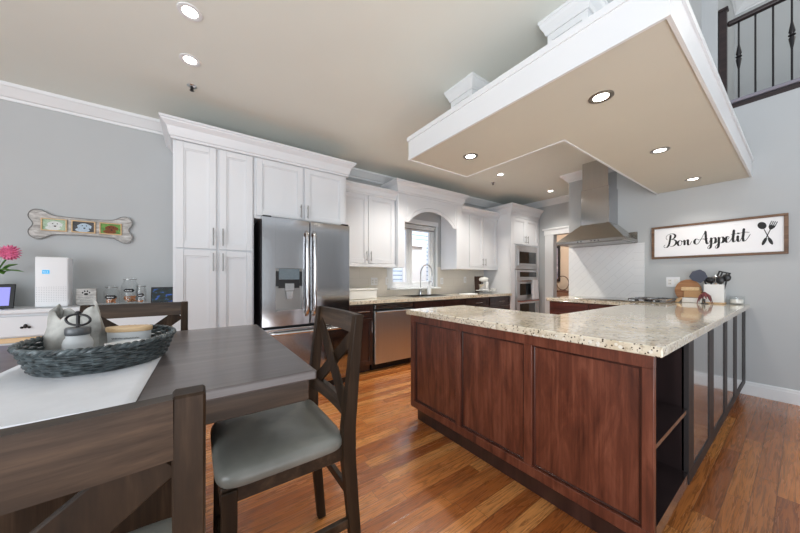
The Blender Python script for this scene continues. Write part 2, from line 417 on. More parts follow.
# frame mappings for panels: (a, out, z) -> world
def face_ny(y): return lambda a, o, z: (a, y - o, z)          # faces -Y
def face_nx(x): return lambda a, o, z: (x - o, a, z)          # faces -X

def door_panel(mb_tf, a0, a1, z0, z1, t=0.02, rail=0.055, rec=0.013):
    """a framed door: four rails round a sunk panel, with a small inner moulding"""
    m = MB(mb_tf); b = 0.0016
    m.box(a0 + rail - 0.004, a1 - rail + 0.004, 0, t - rec, z0 + rail - 0.004, z1 - rail + 0.004)
    m.box(a0, a0 + rail, 0, t, z0, z1, b); m.box(a1 - rail, a1, 0, t, z0, z1, b)
    m.box(a0 + rail, a1 - rail, 0, t, z0, z0 + rail, b); m.box(a0 + rail, a1 - rail, 0, t, z1 - rail, z1, b)
    k = 0.011
    i0, i1, j0, j1 = a0 + rail, a1 - rail, z0 + rail, z1 - rail
    for (p0, p1, q0, q1) in ((i0, i0 + k, j0, j1), (i1 - k, i1, j0, j1), (i0, i1, j0, j0 + k), (i0, i1, j1 - k, j1)):
        m.box(p0, p1, 0, t - rec * 0.45, q0, q1)
    return m
def bar_handle(tf, a, z0, z1, out0, level=False, a1=None, r=0.005):
    m = MB(tf); o = out0 + 0.028
    if not level:
        m.cyl((a, o, z0), (a, o, z1), r, 10); h = (z1 - z0) * 0.16
        for z in (z0 + h, z1 - h): m.cyl((a, out0 - 0.001, z), (a, o, z), r * 0.8, 8)
    else:
        m.cyl((a, o, z0), (a1, o, z0), r, 10); h = (a1 - a) * 0.16
        for q in (a + h, a1 - h): m.cyl((q, out0 - 0.001, z0), (q, o, z0), r * 0.8, 8)
    return m
CROWN = lambda z0, z1, p: [(0, z0), (0.012, z0), (0.014, z0 + 0.02), (0.024, z0 + 0.024), (0.03, z0 + (z1 - z0) * 0.34), (p * 0.5, z0 + (z1 - z0) * 0.6), (p * 0.86, z0 + (z1 - z0) * 0.8), (p * 0.9, z1 - 0.022), (p, z1 - 0.018), (p, z1), (0, z1)]

# ------------------------------------------------------------------ the setting
CE = 2.77
struct('floor', MB().box(-4.5, 9.5, -4.5, 6.0, -0.06, 0.0), M['floor'])
WX0, WX1, WZ0, WZ1 = 2.5, 3.47, 1.045, 2.11
b = MB()
for a in ((-4.5, WX0, 0, CE), (WX1, 5.9, 0, CE), (WX0, WX1, 0, WZ0), (WX0, WX1, WZ1, CE)): b.box(a[0], a[1], 3.78, 3.92, a[2], a[3])
struct('wall_back', b, M['wall'])
b = MB().box(4.64, 4.76, -4.5, 2.072, 0, 3.0).box(4.64, 4.76, 0.54, 0.66, 3.0, 5.4)
struct('wall_right', b, M['wall'])
# the living room side behind the camera: walls with tall windows, open to the storey above
b = MB(); wx = [-4.5, -3.4, -2.2, -0.9, 0.3, 1.7, 2.0, 3.1, 3.45, 4.64]
for k in range(0, len(wx) - 1):
    if k % 2 == 0: b.box(wx[k], wx[k + 1], -4.62, -4.5, 0, 3.0)
    else: b.box(wx[k], wx[k + 1], -4.62, -4.5, 0, 0.35).box(wx[k], wx[k + 1], -4.62, -4.5, 2.5, 3.0)
struct('wall_front', b, M['wall'])
b = MB().box(-4.62, -4.5, -4.5, -3.0, 0, 3.0).box(-4.62, -4.5, -1.2, 3.92, 0, 3.0).box(-4.62, -4.5, -3.0, -1.2, 0, 0.4).box(-4.62, -4.5, -3.0, -1.2, 2.4, 3.0)
struct('wall_left', b, M['wall'])
struct('ceiling', MB().box(-4.5, 5.9, 0.68, 3.92, CE, CE + 0.1).box(5.9, 9.5, -1.0, 6.0, CE, CE + 0.1), M['ceiling'])
struct('wall_upper', MB().box(-4.5, 4.64, 0.66, 0.68, CE - 0.0, 5.4), M['wall'])
b = MB().box(5.78, 5.9, 2.865, 3.92, 0, CE).box(5.78, 5.9, 1.75, 2.865, 2.06, CE).box(5.78, 5.9, -1.0, 1.75, 0, CE)
struct('wall_far', b, M['wall'])
b = MB().box(9.0, 9.1, 0, 6, 0, CE).box(5.9, 9.0, 5.6, 5.7, 0, CE)
struct('wall_far_room', b, M['beige'])
b = MB().box(5.755, 5.78, 2.865, 3.03, 0, 2.06).box(5.75, 5.78, 1.6, 3.045, 2.06, 2.165).box(5.735, 5.78, 1.58, 3.075, 2.165, 2.195)
struct('trim_1', b, M['trim'])
cr = [(0, 2.655), (0.012, 2.655), (0.016, 2.675), (0.03, 2.68), (0.05, 2.705), (0.078, 2.738), (0.088, 2.745), (0.092, 2.77), (0, 2.77)]
struct('trim_2', MB().sweep(cr, [(-4.5, 3.78), (5.78, 3.78), (5.78, -1.0)]), M['trim'])
struct('trim_3', MB().sweep(cr, [(4.76, 2.072), (4.64, 2.072), (4.64, 0.70)]), M['trim'])
bb = [(0, 0), (0.016, 0), (0.016, 0.105), (0.012, 0.112), (0.012, 0.128), (0.005, 0.138), (0, 0.138)]
struct('baseboard_right', MB().sweep(bb, [(4.64, 0.385), (4.64, -4.5)]), M['trim'])
# the upper hall above the right wall
struct('upper_floor', MB().box(4.64, 7.0, -4.5, 0.54, 3.0, 3.045), M['rail'])
struct('upper_ceiling', MB().box(4.64, 7.0, -4.5, 0.7, 4.87, 4.95), M['ceiling'])
struct('wall_upper_hall', MB().box(5.95, 6.05, -4.5, 0.7, 3.045, 4.87).box(4.76, 5.95, 0.54, 0.64, 3.045, 4.87), M['wall'])
struct('trim_4', MB().sweep([(o, z + 2.1) for o, z in cr], [(4.76, 0.54), (5.95, 0.54), (5.95, -4.4)]), M['trim'])

# window over the sink
b = MB()
for (a0, a1, c0, c1) in ((WX0, WX0 + 0.05, WZ0, WZ1), (WX1 - 0.05, WX1, WZ0, WZ1), (WX0, WX1, WZ0, WZ0 + 0.05), (WX0, WX1, WZ1 - 0.05, WZ1)): b.box(a0, a1, 3.83, 3.9, c0, c1, 0.004)
w = struct('window_1', b, M['trim'])
xm = 2.93
b = MB()
for (a0, a1) in ((WX0 + 0.05, xm - 0.015), (xm + 0.015, WX1 - 0.05)):
    for (p0, p1, q0, q1) in ((a0, a0 + 0.045, WZ0 + 0.05, WZ1 - 0.05), (a1 - 0.045, a1, WZ0 + 0.05, WZ1 - 0.05), (a0, a1, WZ0 + 0.05, WZ0 + 0.095), (a0, a1, WZ1 - 0.095, WZ1 - 0.05)): b.box(p0, p1, 3.845, 3.89, q0, q1, 0.003)
b.box(xm - 0.02, xm + 0.02, 3.835, 3.895, WZ0 + 0.05, WZ1 - 0.05)
struct('window_sash', b, M['trim'], w)
struct('window_pane', MB().box(WX0 + 0.09, WX1 - 0.09, 3.866, 3.870, WZ0 + 0.09, WZ1 - 0.09), M['pane'], w)
b = MB().box(WX0 - 0.07, WX0, 3.762, 3.78, WZ0, WZ1, 0.003).box(WX1, WX1 + 0.03, 3.762, 3.78, WZ0, WZ1, 0.003).box(WX0 - 0.08, WX1 + 0.04, 3.758, 3.78, WZ1, WZ1 + 0.075, 0.003)
struct('window_casing', b, M['trim'], w)
struct('window_sill', MB().box(WX0 - 0.06, WX1 + 0.06, 3.70, 3.83, WZ0 - 0.028, WZ0, 0.006), M['trim'], w)
t = thing('roller_blind', 'rolled up pale blind at the top of the kitchen window', 'blind', (2.98, 3.8, 2.0))
MB().cyl((WX0 + 0.02, 3.80, 2.085), (WX1 - 0.02, 3.80, 2.085), 0.018, 16).build('blind_roll', M['blind'], t, True)
MB().box(WX0 + 0.03, WX1 - 0.03, 3.79, 3.794, 2.03, 2.085).build('blind_fabric', M['blind'], t)
MB().box(WX0 + 0.03, WX1 - 0.03, 3.782, 3.8, 2.016, 2.032, 0.004).build('bottom_bar', M['nickel'], t)
# the house next door, seen through the panes
t = thing('neighbour_house', 'neighbouring house with pale horizontal siding seen through the kitchen window', 'house', (4, 6.4, 0))
MB().box(0.5, 9.0, 6.4, 6.6, 0, 5.0).build('siding', M['siding'], t)
b = MB()
for (p0, p1, q0, q1) in ((4.62, 4.76, 0.9, 2.2), (5.3, 5.44, 0.9, 2.2), (4.6, 5.46, 2.1, 2.26), (4.6, 5.46, 0.8, 0.94)): b.box(p0, p1, 6.33, 6.4, q0, q1)
wf = b.build('window_frame', M['trim'], t)
MB().box(4.76, 5.3, 6.38, 6.4, 0.94, 2.1).build('window_pane', M['blind'], wf)

# ------------------------------------------------------------------ dropped soffit over the island
S0, S1 = 2.234, 2.425
outer = [(1.505, 0.292), (4.638, 0.292), (4.638, 1.06), (2.275, 1.06), (2.275, 2.015), (1.505, 2.015)]
t = thing('dropped_soffit', 'white l-shaped dropped soffit with recessed lights hanging above the granite island', 'soffit', (2.2, 1.0, S0))
b = MB()
ins = 0.012
inner = [(1.517, 0.304), (4.638, 0.304), (4.638, 1.048), (2.263, 1.048), (2.263, 2.003), (1.517, 2.003)]
b.prism(inner, S0 + 0.012, S1, lambda u, v, d: (u, v, d))
b.build('soffit_body', M['trim'], t)
inn2 = [(1.519, 0.306), (4.636, 0.306), (4.636, 1.046), (2.261, 1.046), (2.261, 2.001), (1.519, 2.001)]
MB().prism(inn2, S0 + 0.006, S0 + 0.0125, lambda u, v, d: (u, v, d)).build('soffit_underside', M['soffit'], t)
path = [(4.638, 0.304), (1.517, 0.304), (1.517, 2.003), (2.263, 2.003), (2.263, 1.048), (4.638, 1.048)]
path = path[::-1]; path = path[::-1]
lip = [(0.0, S0), (-0.012, S0), (-0.012, S0 + 0.02), (0.0, S0 + 0.02)]
def band(prof): return MB().sweep(prof, path)
band([(-0.003, S0), (0.012, S0), (0.012, S0 + 0.016), (-0.003, S0 + 0.016)]).build('lower_moulding', M['trim'], t)
band([(-0.01, S1 - 0.03), (0.006, S1 - 0.03), (0.014, S1 - 0.02), (0.016, S1 + 0.006), (-0.01, S1 + 0.006)]).build('upper_moulding', M['trim'], t)
def pillar(x0, x1, y0, y1):
    b = MB(); z0, z1 = S1, CE - 0.001
    b.box(x0 + 0.008, x1 - 0.008, y0 + 0.008, y1 - 0.008, z0, z1)
    for (p, q) in ((x0, x0 + 0.03), (x1 - 0.03, x1)):
        for (r, s_) in ((y0, y0 + 0.03), (y1 - 0.03, y1)): b.box(p, q, r, s_, z0, z1)
    b.box(x0, x1, y0, y1, z1 - 0.13, z1); b.box(x0, x1, y0, y1, z0, z0 + 0.05)
    c = b.build('pillar', M['trim'], t)
    MB().sweep([(0, z1 - 0.09), (0.008, z1 - 0.09), (0.014, z1 - 0.07), (0.03, z1 - 0.04), (0.036, z1 - 0.02), (0.04, z1 - 0.018), (0.04, z1), (0, z1)], [(x0, y1), (x0, y0), (x1, y0), (x1, y1)][::-1][::-1], closed=True).build('pillar_crown', M['trim'], c)
pillar(1.75, 1.975, 1.494, 1.72); pillar(1.75, 1.975, 0.683, 0.905)

# ------------------------------------------------------------------ recessed lights, sprinklers
def downlight(x, y, z, label, rim, power):
    t = thing('recessed_light', label, 'ceiling light', (x, y, z), group='recessed lights')
    MB().lathe([(0.062, 0.0), (0.062, -0.004), (0.05, -0.007), (0.038, -0.002), (0.038, 0.0)], (x, y, z), 28).build('trim_ring', rim, t, True)
    MB().lathe([(0.0, -0.0025), (0.0385, -0.0025), (0.0385, 0.0), (0, 0)], (x, y, z), 28).build('lamp_disc', M['bulb'], t, True)
    d = bpy.data.lights.new('spot_lamp', 'SPOT'); d.energy = power; d.spot_size = math.radians(125); d.spot_blend = 0.7; d.shadow_soft_size = 0.05; d.color = (1.0, 0.94, 0.86)
    o = bpy.data.objects.new('spot_lamp', d); C.objects.link(o); o.location = (0, 0, -0.012); o.parent = t
P1, P2, P3 = 5, 10, 84
downlight(2.3, 2.64, CE, 'added recessed light in the kitchen ceiling, unseen behind the left end of the soffit', M['trim'], P3)  # unseen, added at the row's spacing to brighten the kitchen
downlight(-0.03, 2.095, CE, 'bright recessed light in the ceiling left of centre, the one farther from the white pantry', M['trim'], P1)
downlight(-0.036, 2.556, CE, 'bright recessed light in the ceiling nearest the small sprinkler above the white pantry', M['trim'], P1)
downlight(3.755, 2.655, CE, 'recessed light in the kitchen ceiling beyond the soffit, left of the other small one', M['trim'], P3)
downlight(5.199, 2.635, CE, 'small recessed light in the kitchen ceiling near the oven tower', M['trim'], 36)
U = S0 + 0.006
downlight(1.907, 1.644, U, 'steel rimmed recessed light at the left end of the soffit underside', M['nickel'], P2)
downlight(1.893, 0.672, U, 'largest steel rimmed recessed light in the soffit underside, at its near corner', M['nickel'], P2)
downlight(3.073, 0.674, U, 'steel rimmed recessed light midway along the right arm of the soffit', M['nickel'], P2)
downlight(4.242, 0.668, U, 'steel rimmed recessed light in the soffit closest to the right wall', M['nickel'], P2)
def sprinkler(x, y, label):
    t = thing('ceiling_sprinkler', label, 'sprinkler', (x, y, CE), group='ceiling sprinklers')
    MB().lathe([(0.0, 0), (0.034, 0), (0.034, -0.004), (0.02, -0.012), (0.014, -0.014), (0.0, -0.014)], (x, y, CE), 20).build('escutcheon', M['chrome'], t, True)
    b = MB().cyl((x, y, CE - 0.012), (x, y, CE - 0.03), 0.006, 10)
    b.bar((x - 0.012, y, CE - 0.014), (x - 0.004, y, CE - 0.036), 0.004, 0.003).bar((x + 0.012, y, CE - 0.014), (x + 0.004, y, CE - 0.036), 0.004, 0.003)
    b.lathe([(0, -0.036), (0.016, -0.036), (0.016, -0.039), (0, -0.039)], (x, y, CE), 14)
    b.build('sprinkler_head', M['iron'], t)
sprinkler(-0.028, 2.893, 'small chrome ceiling sprinkler below the two bright lights above the pantry')
sprinkler(3.969, 2.948, 'small ceiling sprinkler beside the recessed light beyond the soffit')

# ------------------------------------------------------------------ tall white cabinets
def white_cab(name, label, x0, x1, yf, yb, z0, z1, doors, toe=0.0, crown=None, crown_path=None, handles=(), extra=None):
    t = thing(name, label, 'cabinet', ((x0 + x1) / 2, yb, 0))
    b = MB().box(x0, x1, yf + 0.021, yb, z0 + toe, z1)
    if toe: b.box(x0 + 0.02, x1 - 0.02, yf + 0.09, yb, z0, z0 + toe)
    b.build('carcass', M['white'], t)
    tf = face_ny(yf + 0.02)
    for i, (a0, a1, q0, q1) in enumerate(doors):
        d = door_panel(tf, a0, a1, q0, q1).build('door', M['white'], t)
        if i < len(handles) and handles[i]:
            a, h0, h1 = handles[i]; bar_handle(tf, a, h0, h1, 0.02).build('handle', M['nickel'], d, True)
    if crown: MB().sweep(crown, crown_path).build('crown_moulding', M['white'], t)
    return t
YB = 3.775
pan = white_cab('pantry_cabinet', 'tall white four-door pantry cabinet left of the refrigerator', -0.165, 0.468, 3.15, YB, 0, 2.42,
          [(-0.145, 0.152, 1.468, 2.40), (0.178, 0.455, 1.468, 2.40), (-0.145, 0.152, 0.11, 1.455), (0.178, 0.455, 0.11, 1.455)], 0.1,
          CROWN(2.405, 2.563, 0.086), [(-0.165, YB), (-0.165, 3.15), (0.468, 3.15)],
          [(0.128, 1.50, 1.66), (0.203, 1.50, 1.66), (0.128, 1.265, 1.43), (0.203, 1.265, 1.43)])
fc = white_cab('over_fridge_cabinet', 'white two-door cabinet above the steel refrigerator', 0.47, 1.46, 3.15, YB, 1.80, 2.42,
          [(0.488, 0.945, 1.83, 2.40), (0.968, 1.43, 1.83, 2.40)], 0.0, CROWN(2.405, 2.563, 0.086), [(0.468, 3.15), (1.46, 3.15), (1.46, YB)],
          [(0.92, 1.85, 1.99), (0.993, 1.85, 1.99)])
MB().box(1.441, 1.46, 3.17, YB, 0.0, 1.80).build('end_panel', M['white'], fc)

# ------------------------------------------------------------------ refrigerator
FY = 3.0
t = thing('refrigerator', 'stainless steel french door refrigerator with a water dispenser', 'refrigerator', (0.97, 3.4, 0))
MB().box(0.513, 1.428, FY + 0.075, 3.72, 0.03, 1.785, 0.004).build('body', M['iron'], t)
b = MB().box(0.53, 1.41, FY + 0.06, FY + 0.3, 0.0, 0.06); b.build('kick_plate', M['black'], t)
tf = face_ny(FY + 0.07)
dl = MB()
DX0, DX1, DZ0, DZ1 = 0.635, 0.895, 0.87, 1.30
for (a0, a1, q0, q1) in ((0.513, DX0, 0.725, 1.795), (DX1, 0.968, 0.725, 1.795), (DX0, DX1, 0.725, DZ0), (DX0, DX1, DZ1, 1.795)): dl.box(a0, a1, FY, FY + 0.07, q0, q1)
dl.box(0.513, 0.968, FY + 0.05, FY + 0.07, 0.725, 1.795)
ld = dl.build('door', M['steel_v'], t)
dp = MB().box(DX0, DX1, FY + 0.04, FY + 0.05, DZ0, DZ1).box(DX0, DX0 + 0.03, FY + 0.002, FY + 0.05, 1.15, DZ1).box(DX1 - 0.03, DX1, FY + 0.002, FY + 0.05, 1.15, DZ1)
dp = dp.build('dispenser_recess', M['nickel'], ld)
MB().box(DX0 + 0.03, DX1 - 0.03, FY - 0.006, FY + 0.04, 1.185, DZ1 - 0.005, 0.004).build('control_panel', M['panelgrey'], ld)
MB().box(DX0 + 0.002, DX0 + 0.03, FY + 0.0, FY + 0.03, 1.12, 1.27).box(DX1 - 0.03, DX1 - 0.002, FY + 0.0, FY + 0.03, 1.12, 1.27).box(DX0 + 0.03, DX1 - 0.03, FY + 0.005, FY + 0.045, 1.10, 1.185).build('dispenser_hood', M['black'], ld)
MB().box(DX0 + 0.09, DX0 + 0.18, FY - 0.004, FY + 0.03, 1.07, 1.15, 0.004).prism([(DX0 + 0.1, 1.075), (DX0 + 0.17, 1.075), (DX0 + 0.16, 0.99), (DX0 + 0.11, 0.99)], FY + 0.005, FY + 0.02, lambda u, v, d: (u, d, v)).build('dispenser_paddle', M['chrome'], ld)
MB().box(DX0 + 0.01, DX1 - 0.01, FY - 0.002, FY + 0.045, DZ0, DZ0 + 0.012).build('drip_tray', M['chrome'], ld)
rd = MB().box(0.978, 1.428, FY, FY + 0.07, 0.725, 1.795, 0.006, 2).build('door', M['steel_v'], t)
fz = MB().box(0.513, 1.428, FY, FY + 0.07, 0.08, 0.70, 0.006, 2).build('freezer_drawer', M['steel_v'], t)
for (x, par) in ((0.935, ld), (1.012, rd)):
    b = MB(); pts = [(x, FY + 0.002, 1.685), (x, FY - 0.035, 1.66), (x, FY - 0.05, 1.58), (x, FY - 0.058, 1.25), (x, FY - 0.05, 0.92), (x, FY - 0.035, 0.84), (x, FY + 0.002, 0.815)]
    b.tube(catmull(pts, 6), 0.016, 10, flat=0.8); b.build('door_handle', M['chrome'], par, True)
b = MB(); b.tube(catmull([(0.58, FY + 0.002, 0.655), (0.61, FY - 0.035, 0.655), (0.7, FY - 0.05, 0.655), (1.24, FY - 0.05, 0.655), (1.33, FY - 0.035, 0.655), (1.36, FY + 0.002, 0.655)], 6), 0.015, 10)
b.build('drawer_handle', M['chrome'], fz, True)
for hx in (0.52, 1.34): MB().box(hx, hx + 0.08, FY + 0.01, FY + 0.12, 1.795, 1.812, 0.004).build('hinge_cover', M['iron'], t)

# ------------------------------------------------------------------ wall cabinets over the back counter
UY = 3.43
def upper(name, label, x0, x1, doors, handles, cpath, fillers=()):
    t = white_cab(name, label, x0, x1, UY, YB, 1.40, 2.35, doors, 0.0, CROWN(2.325, 2.445, 0.075), cpath, handles)
    MB().box(x0, x1, UY - 0.004, UY + 0.03, 1.352, 1.40, 0.006, 2).build('light_rail', M['white'], t)
    for f in fillers: MB().box(f[0], f[1], UY, UY + 0.021, 1.40, 2.33, 0.002).build('filler_panel', M['white'], t)
    return t
upper('upper_cabinet', 'white two-door wall cabinet between the refrigerator and the arched window valance', 1.475, 2.362,
      [(1.50, 1.905, 1.405, 2.325), (1.915, 2.345, 1.405, 2.325)], [(1.875, 1.43, 1.565), (1.945, 1.43, 1.565)], [(1.475, UY), (2.362, UY)])
upper('upper_cabinet', 'white wall cabinet between the arched window valance and the oven tower', 3.69, 4.77,
      [(3.955, 4.335, 1.405, 2.325), (4.345, 4.735, 1.405, 2.325)], [(4.305, 1.43, 1.56), (4.375, 1.43, 1.56)], [(3.69, UY), (4.77, UY)], [(3.70, 3.94)])

# arched valance that frames the window
VX0, VX1, VY = 2.366, 3.685, 3.37
t = thing('arched_valance', 'white arched valance with pillared sides framing the kitchen window', 'valance', ((VX0 + VX1) / 2, YB, 1.35))
for (a0, a1) in ((VX0, 2.485), (3.565, VX1)):
    b = MB().box(a0, a1, VY + 0.012, YB - 0.02, 1.352, 2.43); b.box(a0, a1, VY, VY + 0.02, 1.352, 2.43, 0.004)
    b.build('side_panel', M['white'], t)
A0, A1, ZS, ZP = 2.56, 3.49, 2.03, 2.238
arc = []
ch = (A1 - A0) / 2; hgt = ZP - ZS; R = (ch * ch + hgt * hgt) / (2 * hgt); cx = (A0 + A1) / 2; cz = ZP - R
a_m = math.asin(ch / R)
for k in range(25):
    a = -a_m + 2 * a_m * k / 24; arc.append((cx + R * math.sin(a), cz + R * math.cos(a)))
f_xz = lambda u, v, d: (u, d, v)
poly = [(2.485, 2.43), (2.485, ZS)] + arc + [(3.565, ZS), (3.565, 2.43)]
MB().prism(poly, VY + 0.004, VY + 0.024, f_xz).build('arch_board', M['white'], t)
# raised bead following the arch and the board's edge
b = MB()
for (p, q) in (((2.53, 2.10), (2.53, 2.385)), ((2.53, 2.385), (3.52, 2.385)), ((3.52, 2.385), (3.52, 2.10))): b.bar((p[0], VY + 0.004, p[1]), (q[0], VY + 0.004, q[1]), 0.012, 0.01, (0, 1, 0))
arc2 = [(cx + (R + 0.055) * math.sin(-a_m + 2 * a_m * k / 24), VY + 0.004, cz + (R + 0.055) * math.cos(-a_m + 2 * a_m * k / 24)) for k in range(25)]
b.tube(arc2, 0.006, 6); b.build('panel_bead', M['white'], t)
MB().box(2.485, 3.565, VY + 0.024, YB - 0.02, 2.40, 2.43).build('top_board', M['white'], t)
MB().sweep(CROWN(2.43, 2.60, 0.09), [(VX0, YB - 0.02), (VX0, VY), (VX1, VY), (VX1, YB - 0.02)]).build('crown_moulding', M['white'], t)

# ------------------------------------------------------------------ oven tower
TX0, TX1, TY = 4.776, 5.745, 3.15
t = thing('oven_tower', 'tall white cabinet holding the built-in microwave and wall oven', 'cabinet', (5.26, YB, 0))
b = MB().box(TX0, TX0 + 0.04, TY + 0.02, YB, 0, 2.42).box(TX1 - 0.04, TX1, TY + 0.02, YB, 0, 2.42).box(TX0, TX1, TY + 0.02, YB, 1.835, 2.42).box(TX0, TX1, 3.72, YB, 0, 1.84)
b.box(TX0, TX1, TY + 0.02, YB, 0.0, 0.32).box(TX0, 4.90, TY, TY + 0.03, 0, 1.84).box(5.66, TX1, TY, TY + 0.03, 0, 1.84).box(TX0, 4.835, TY, TY + 0.03, 1.83, 2.42).box(5.715, TX1, TY, TY + 0.03, 1.83, 2.42).box(4.835, 5.715, TY, TY + 0.03, 2.355, 2.42)
b.build('carcass', M['white'], t)
tf = face_ny(TY + 0.02)
for (a0, a1, hx) in ((4.842, 5.27, 5.235), (5.28, 5.71, 5.315)):
    d = door_panel(tf, a0, a1, 1.85, 2.35).build('door', M['white'], t)
    bar_handle(tf, hx, 1.88, 2.02, 0.02).build('handle', M['nickel'], d, True)
MB().sweep(CROWN(2.405, 2.575, 0.1), [(TX0, YB), (TX0, TY), (TX1, TY)]).build('crown_moulding', M['white'], t)
O0, O1 = 4.905, 5.655
t = thing('microwave_oven', 'built-in stainless microwave in the upper bay of the white oven tower', 'microwave', (5.28, 3.4, 1.38))
MB().box(O0, O1, TY + 0.005, 3.7, 1.385, 1.825).box(O0, O1, TY - 0.012, TY + 0.005, 1.375, 1.825, 0.004).build('trim_kit', M['steel_m'], t)
d = MB().box(O0 + 0.06, O1 - 0.05, TY - 0.03, TY - 0.012, 1.44, 1.755, 0.005).build('door', M['steel_m'], t)
MB().box(O0 + 0.10, O1 - 0.08, TY - 0.034, TY - 0.029, 1.485, 1.71, 0.002).build('door_glass', M['blackglass'], d)
t = thing('wall_oven', 'built-in stainless double wall oven below the microwave', 'oven', (5.28, 3.4, 0.35))
MB().box(O0, O1, TY, 3.7, 0.34, 1.365).box(O0, O1, TY - 0.012, TY, 0.34, 1.36, 0.003).build('body', M['steel_m'], t)
cp = MB().box(O0 + 0.01, O1 - 0.01, TY - 0.03, TY - 0.01, 1.20, 1.345, 0.004).build('control_panel', M['steel_m'], t)
MB().box(O0 + 0.11, O1 - 0.07, TY - 0.034, TY - 0.029, 1.225, 1.32, 0.002).build('display', M['blackglass'], cp)
for (q0, q1, hm) in ((0.815, 1.185, M['chrome']), (0.36, 0.80, M['floor_tint'])):
    d = MB().box(O0 + 0.01, O1 - 0.01, TY - 0.03, TY - 0.01, q0, q1, 0.004).build('oven_door', M['steel_m'], t)
    MB().box(O0 + 0.11, O1 - 0.11, TY - 0.034, TY - 0.029, q0 + 0.06, q1 - 0.09, 0.002).build('door_glass', M['blackglass'], d)
    MB().tube(catmull([(O0 + 0.05, TY - 0.028, q1 - 0.035), (O0 + 0.06, TY - 0.07, q1 - 0.035), (O0 + 0.12, TY - 0.085, q1 - 0.035), (O1 - 0.12, TY - 0.085, q1 - 0.035), (O1 - 0.06, TY - 0.07, q1 - 0.035), (O1 - 0.05, TY - 0.028, q1 - 0.035)], 5), 0.012, 8).build('oven_handle', hm, d, True)
def towel_f(u, v):
    x = 5.33 + 0.2 * u; s_ = v * 2 - 1
    if s_ < 0: z = 1.165 + s_ * 0.30; y = TY - 0.068 + 0.006 * math.sin(u * 14)
    else: z = 1.165 - s_ * 0.385; y = TY - 0.104 + 0.01 * math.sin(u * 15 + 1) * s_
    if abs(s_) < 0.06: z = 1.1665
    return (x + 0.02 * s_ * (u - 0.5), y, z)
o = MB().grid(22, 28, towel_f).build('hand_towel', M['cloth'], None, True)
md = o.modifiers.new('thick', 'SOLIDIFY'); md.thickness = 0.004
tag(o, 'white towel hanging over the wall oven handle', 'towel')

# ------------------------------------------------------------------ back base cabinets, counter, sink, dishwasher
BY = 3.16
def base_cab(label, x0, x1, fronts, mat=None, yb=YB, top=0.878):
    mat = mat or M['espresso']
    t = thing('base_cabinet', label, 'cabinet', ((x0 + x1) / 2, yb, 0), group='dark base cabinets under the back counter')
    MB().box(x0, x1, BY + 0.021, yb, 0.10, top).box(x0, x1, BY + 0.021, BY + 0.06, top, 0.878).box(x0, x1, BY + 0.10, yb, 0, 0.10).build('carcass', mat, t)
    tf = face_ny(BY + 0.02)
    for (kind, a0, a1, q0, q1, h) in fronts:
        d = door_panel(tf, a0, a1, q0, q1, 0.02, 0.045 if kind == 'door' else 0.03).build(kind, mat, t)
        if h: bar_handle(tf, h[0], h[1], h[2], 0.02).build('handle', M['chrome'], d, True) if kind == 'door' else bar_handle(tf, h[0], (q0 + q1) / 2, 0, 0.02, True, h[1]).build('handle', M['chrome'], d, True)
    return t
base_cab('dark narrow base cabinet with a drawer between refrigerator and dishwasher', 1.465, 1.838,
         [('drawer', 1.49, 1.825, 0.71, 0.86, (1.60, 1.76)), ('door', 1.49, 1.825, 0.115, 0.695, (1.80, 0.52, 0.66))])
base_cab('dark sink cabinet with false front right of the dishwasher', 2.48, 3.53,
         [('drawer', 2.50, 3.055, 0.73, 0.86, None), ('drawer', 3.065, 3.51, 0.73, 0.86, None), ('door', 2.50, 3.055, 0.115, 0.715, (3.025, 0.56, 0.70)), ('door', 3.065, 3.51, 0.115, 0.715, (3.095, 0.56, 0.70))], top=0.69)
base_cab('dark base cabinet with one wide drawer, right of the sink cabinet', 3.54, 4.145,
         [('drawer', 3.565, 4.13, 0.715, 0.86, (3.76, 3.93)), ('door', 3.565, 3.84, 0.115, 0.70, (3.815, 0.54, 0.68)), ('door', 3.85, 4.13, 0.115, 0.70, (3.875, 0.54, 0.68))])
base_cab('dark base cabinet with one wide drawer, against the white oven tower', 4.155, 4.772,
         [('drawer', 4.175, 4.76, 0.715, 0.86, (4.38, 4.55)), ('door', 4.175, 4.46, 0.115, 0.70, (4.435, 0.54, 0.68)), ('door', 4.47, 4.76, 0.115, 0.70, (4.495, 0.54, 0.68))])
t = thing('dishwasher', 'stainless steel dishwasher under the back counter', 'dishwasher', (2.16, 3.45, 0))
MB().box(1.845, 2.475, BY + 0.03, 3.74, 0.1, 0.872).box(1.86, 2.46, BY + 0.1, 3.7, 0, 0.1).build('body', M['black'], t)
MB().box(1.852, 2.468, BY - 0.012, BY + 0.03, 0.80, 0.862, 0.004).build('control_strip', M['steel'], t)
d = MB().box(1.852, 2.468, BY - 0.008, BY + 0.03, 0.10, 0.782, 0.004).build('door', M['steel_m'], t)
MB().prism([(BY - 0.008, 0.782), (BY - 0.045, 0.778), (BY - 0.048, 0.768), (BY - 0.008, 0.75)], 1.858, 2.462, lambda u, v, dd: (dd, u, v)).build('pocket_handle', M['chrome'], d)
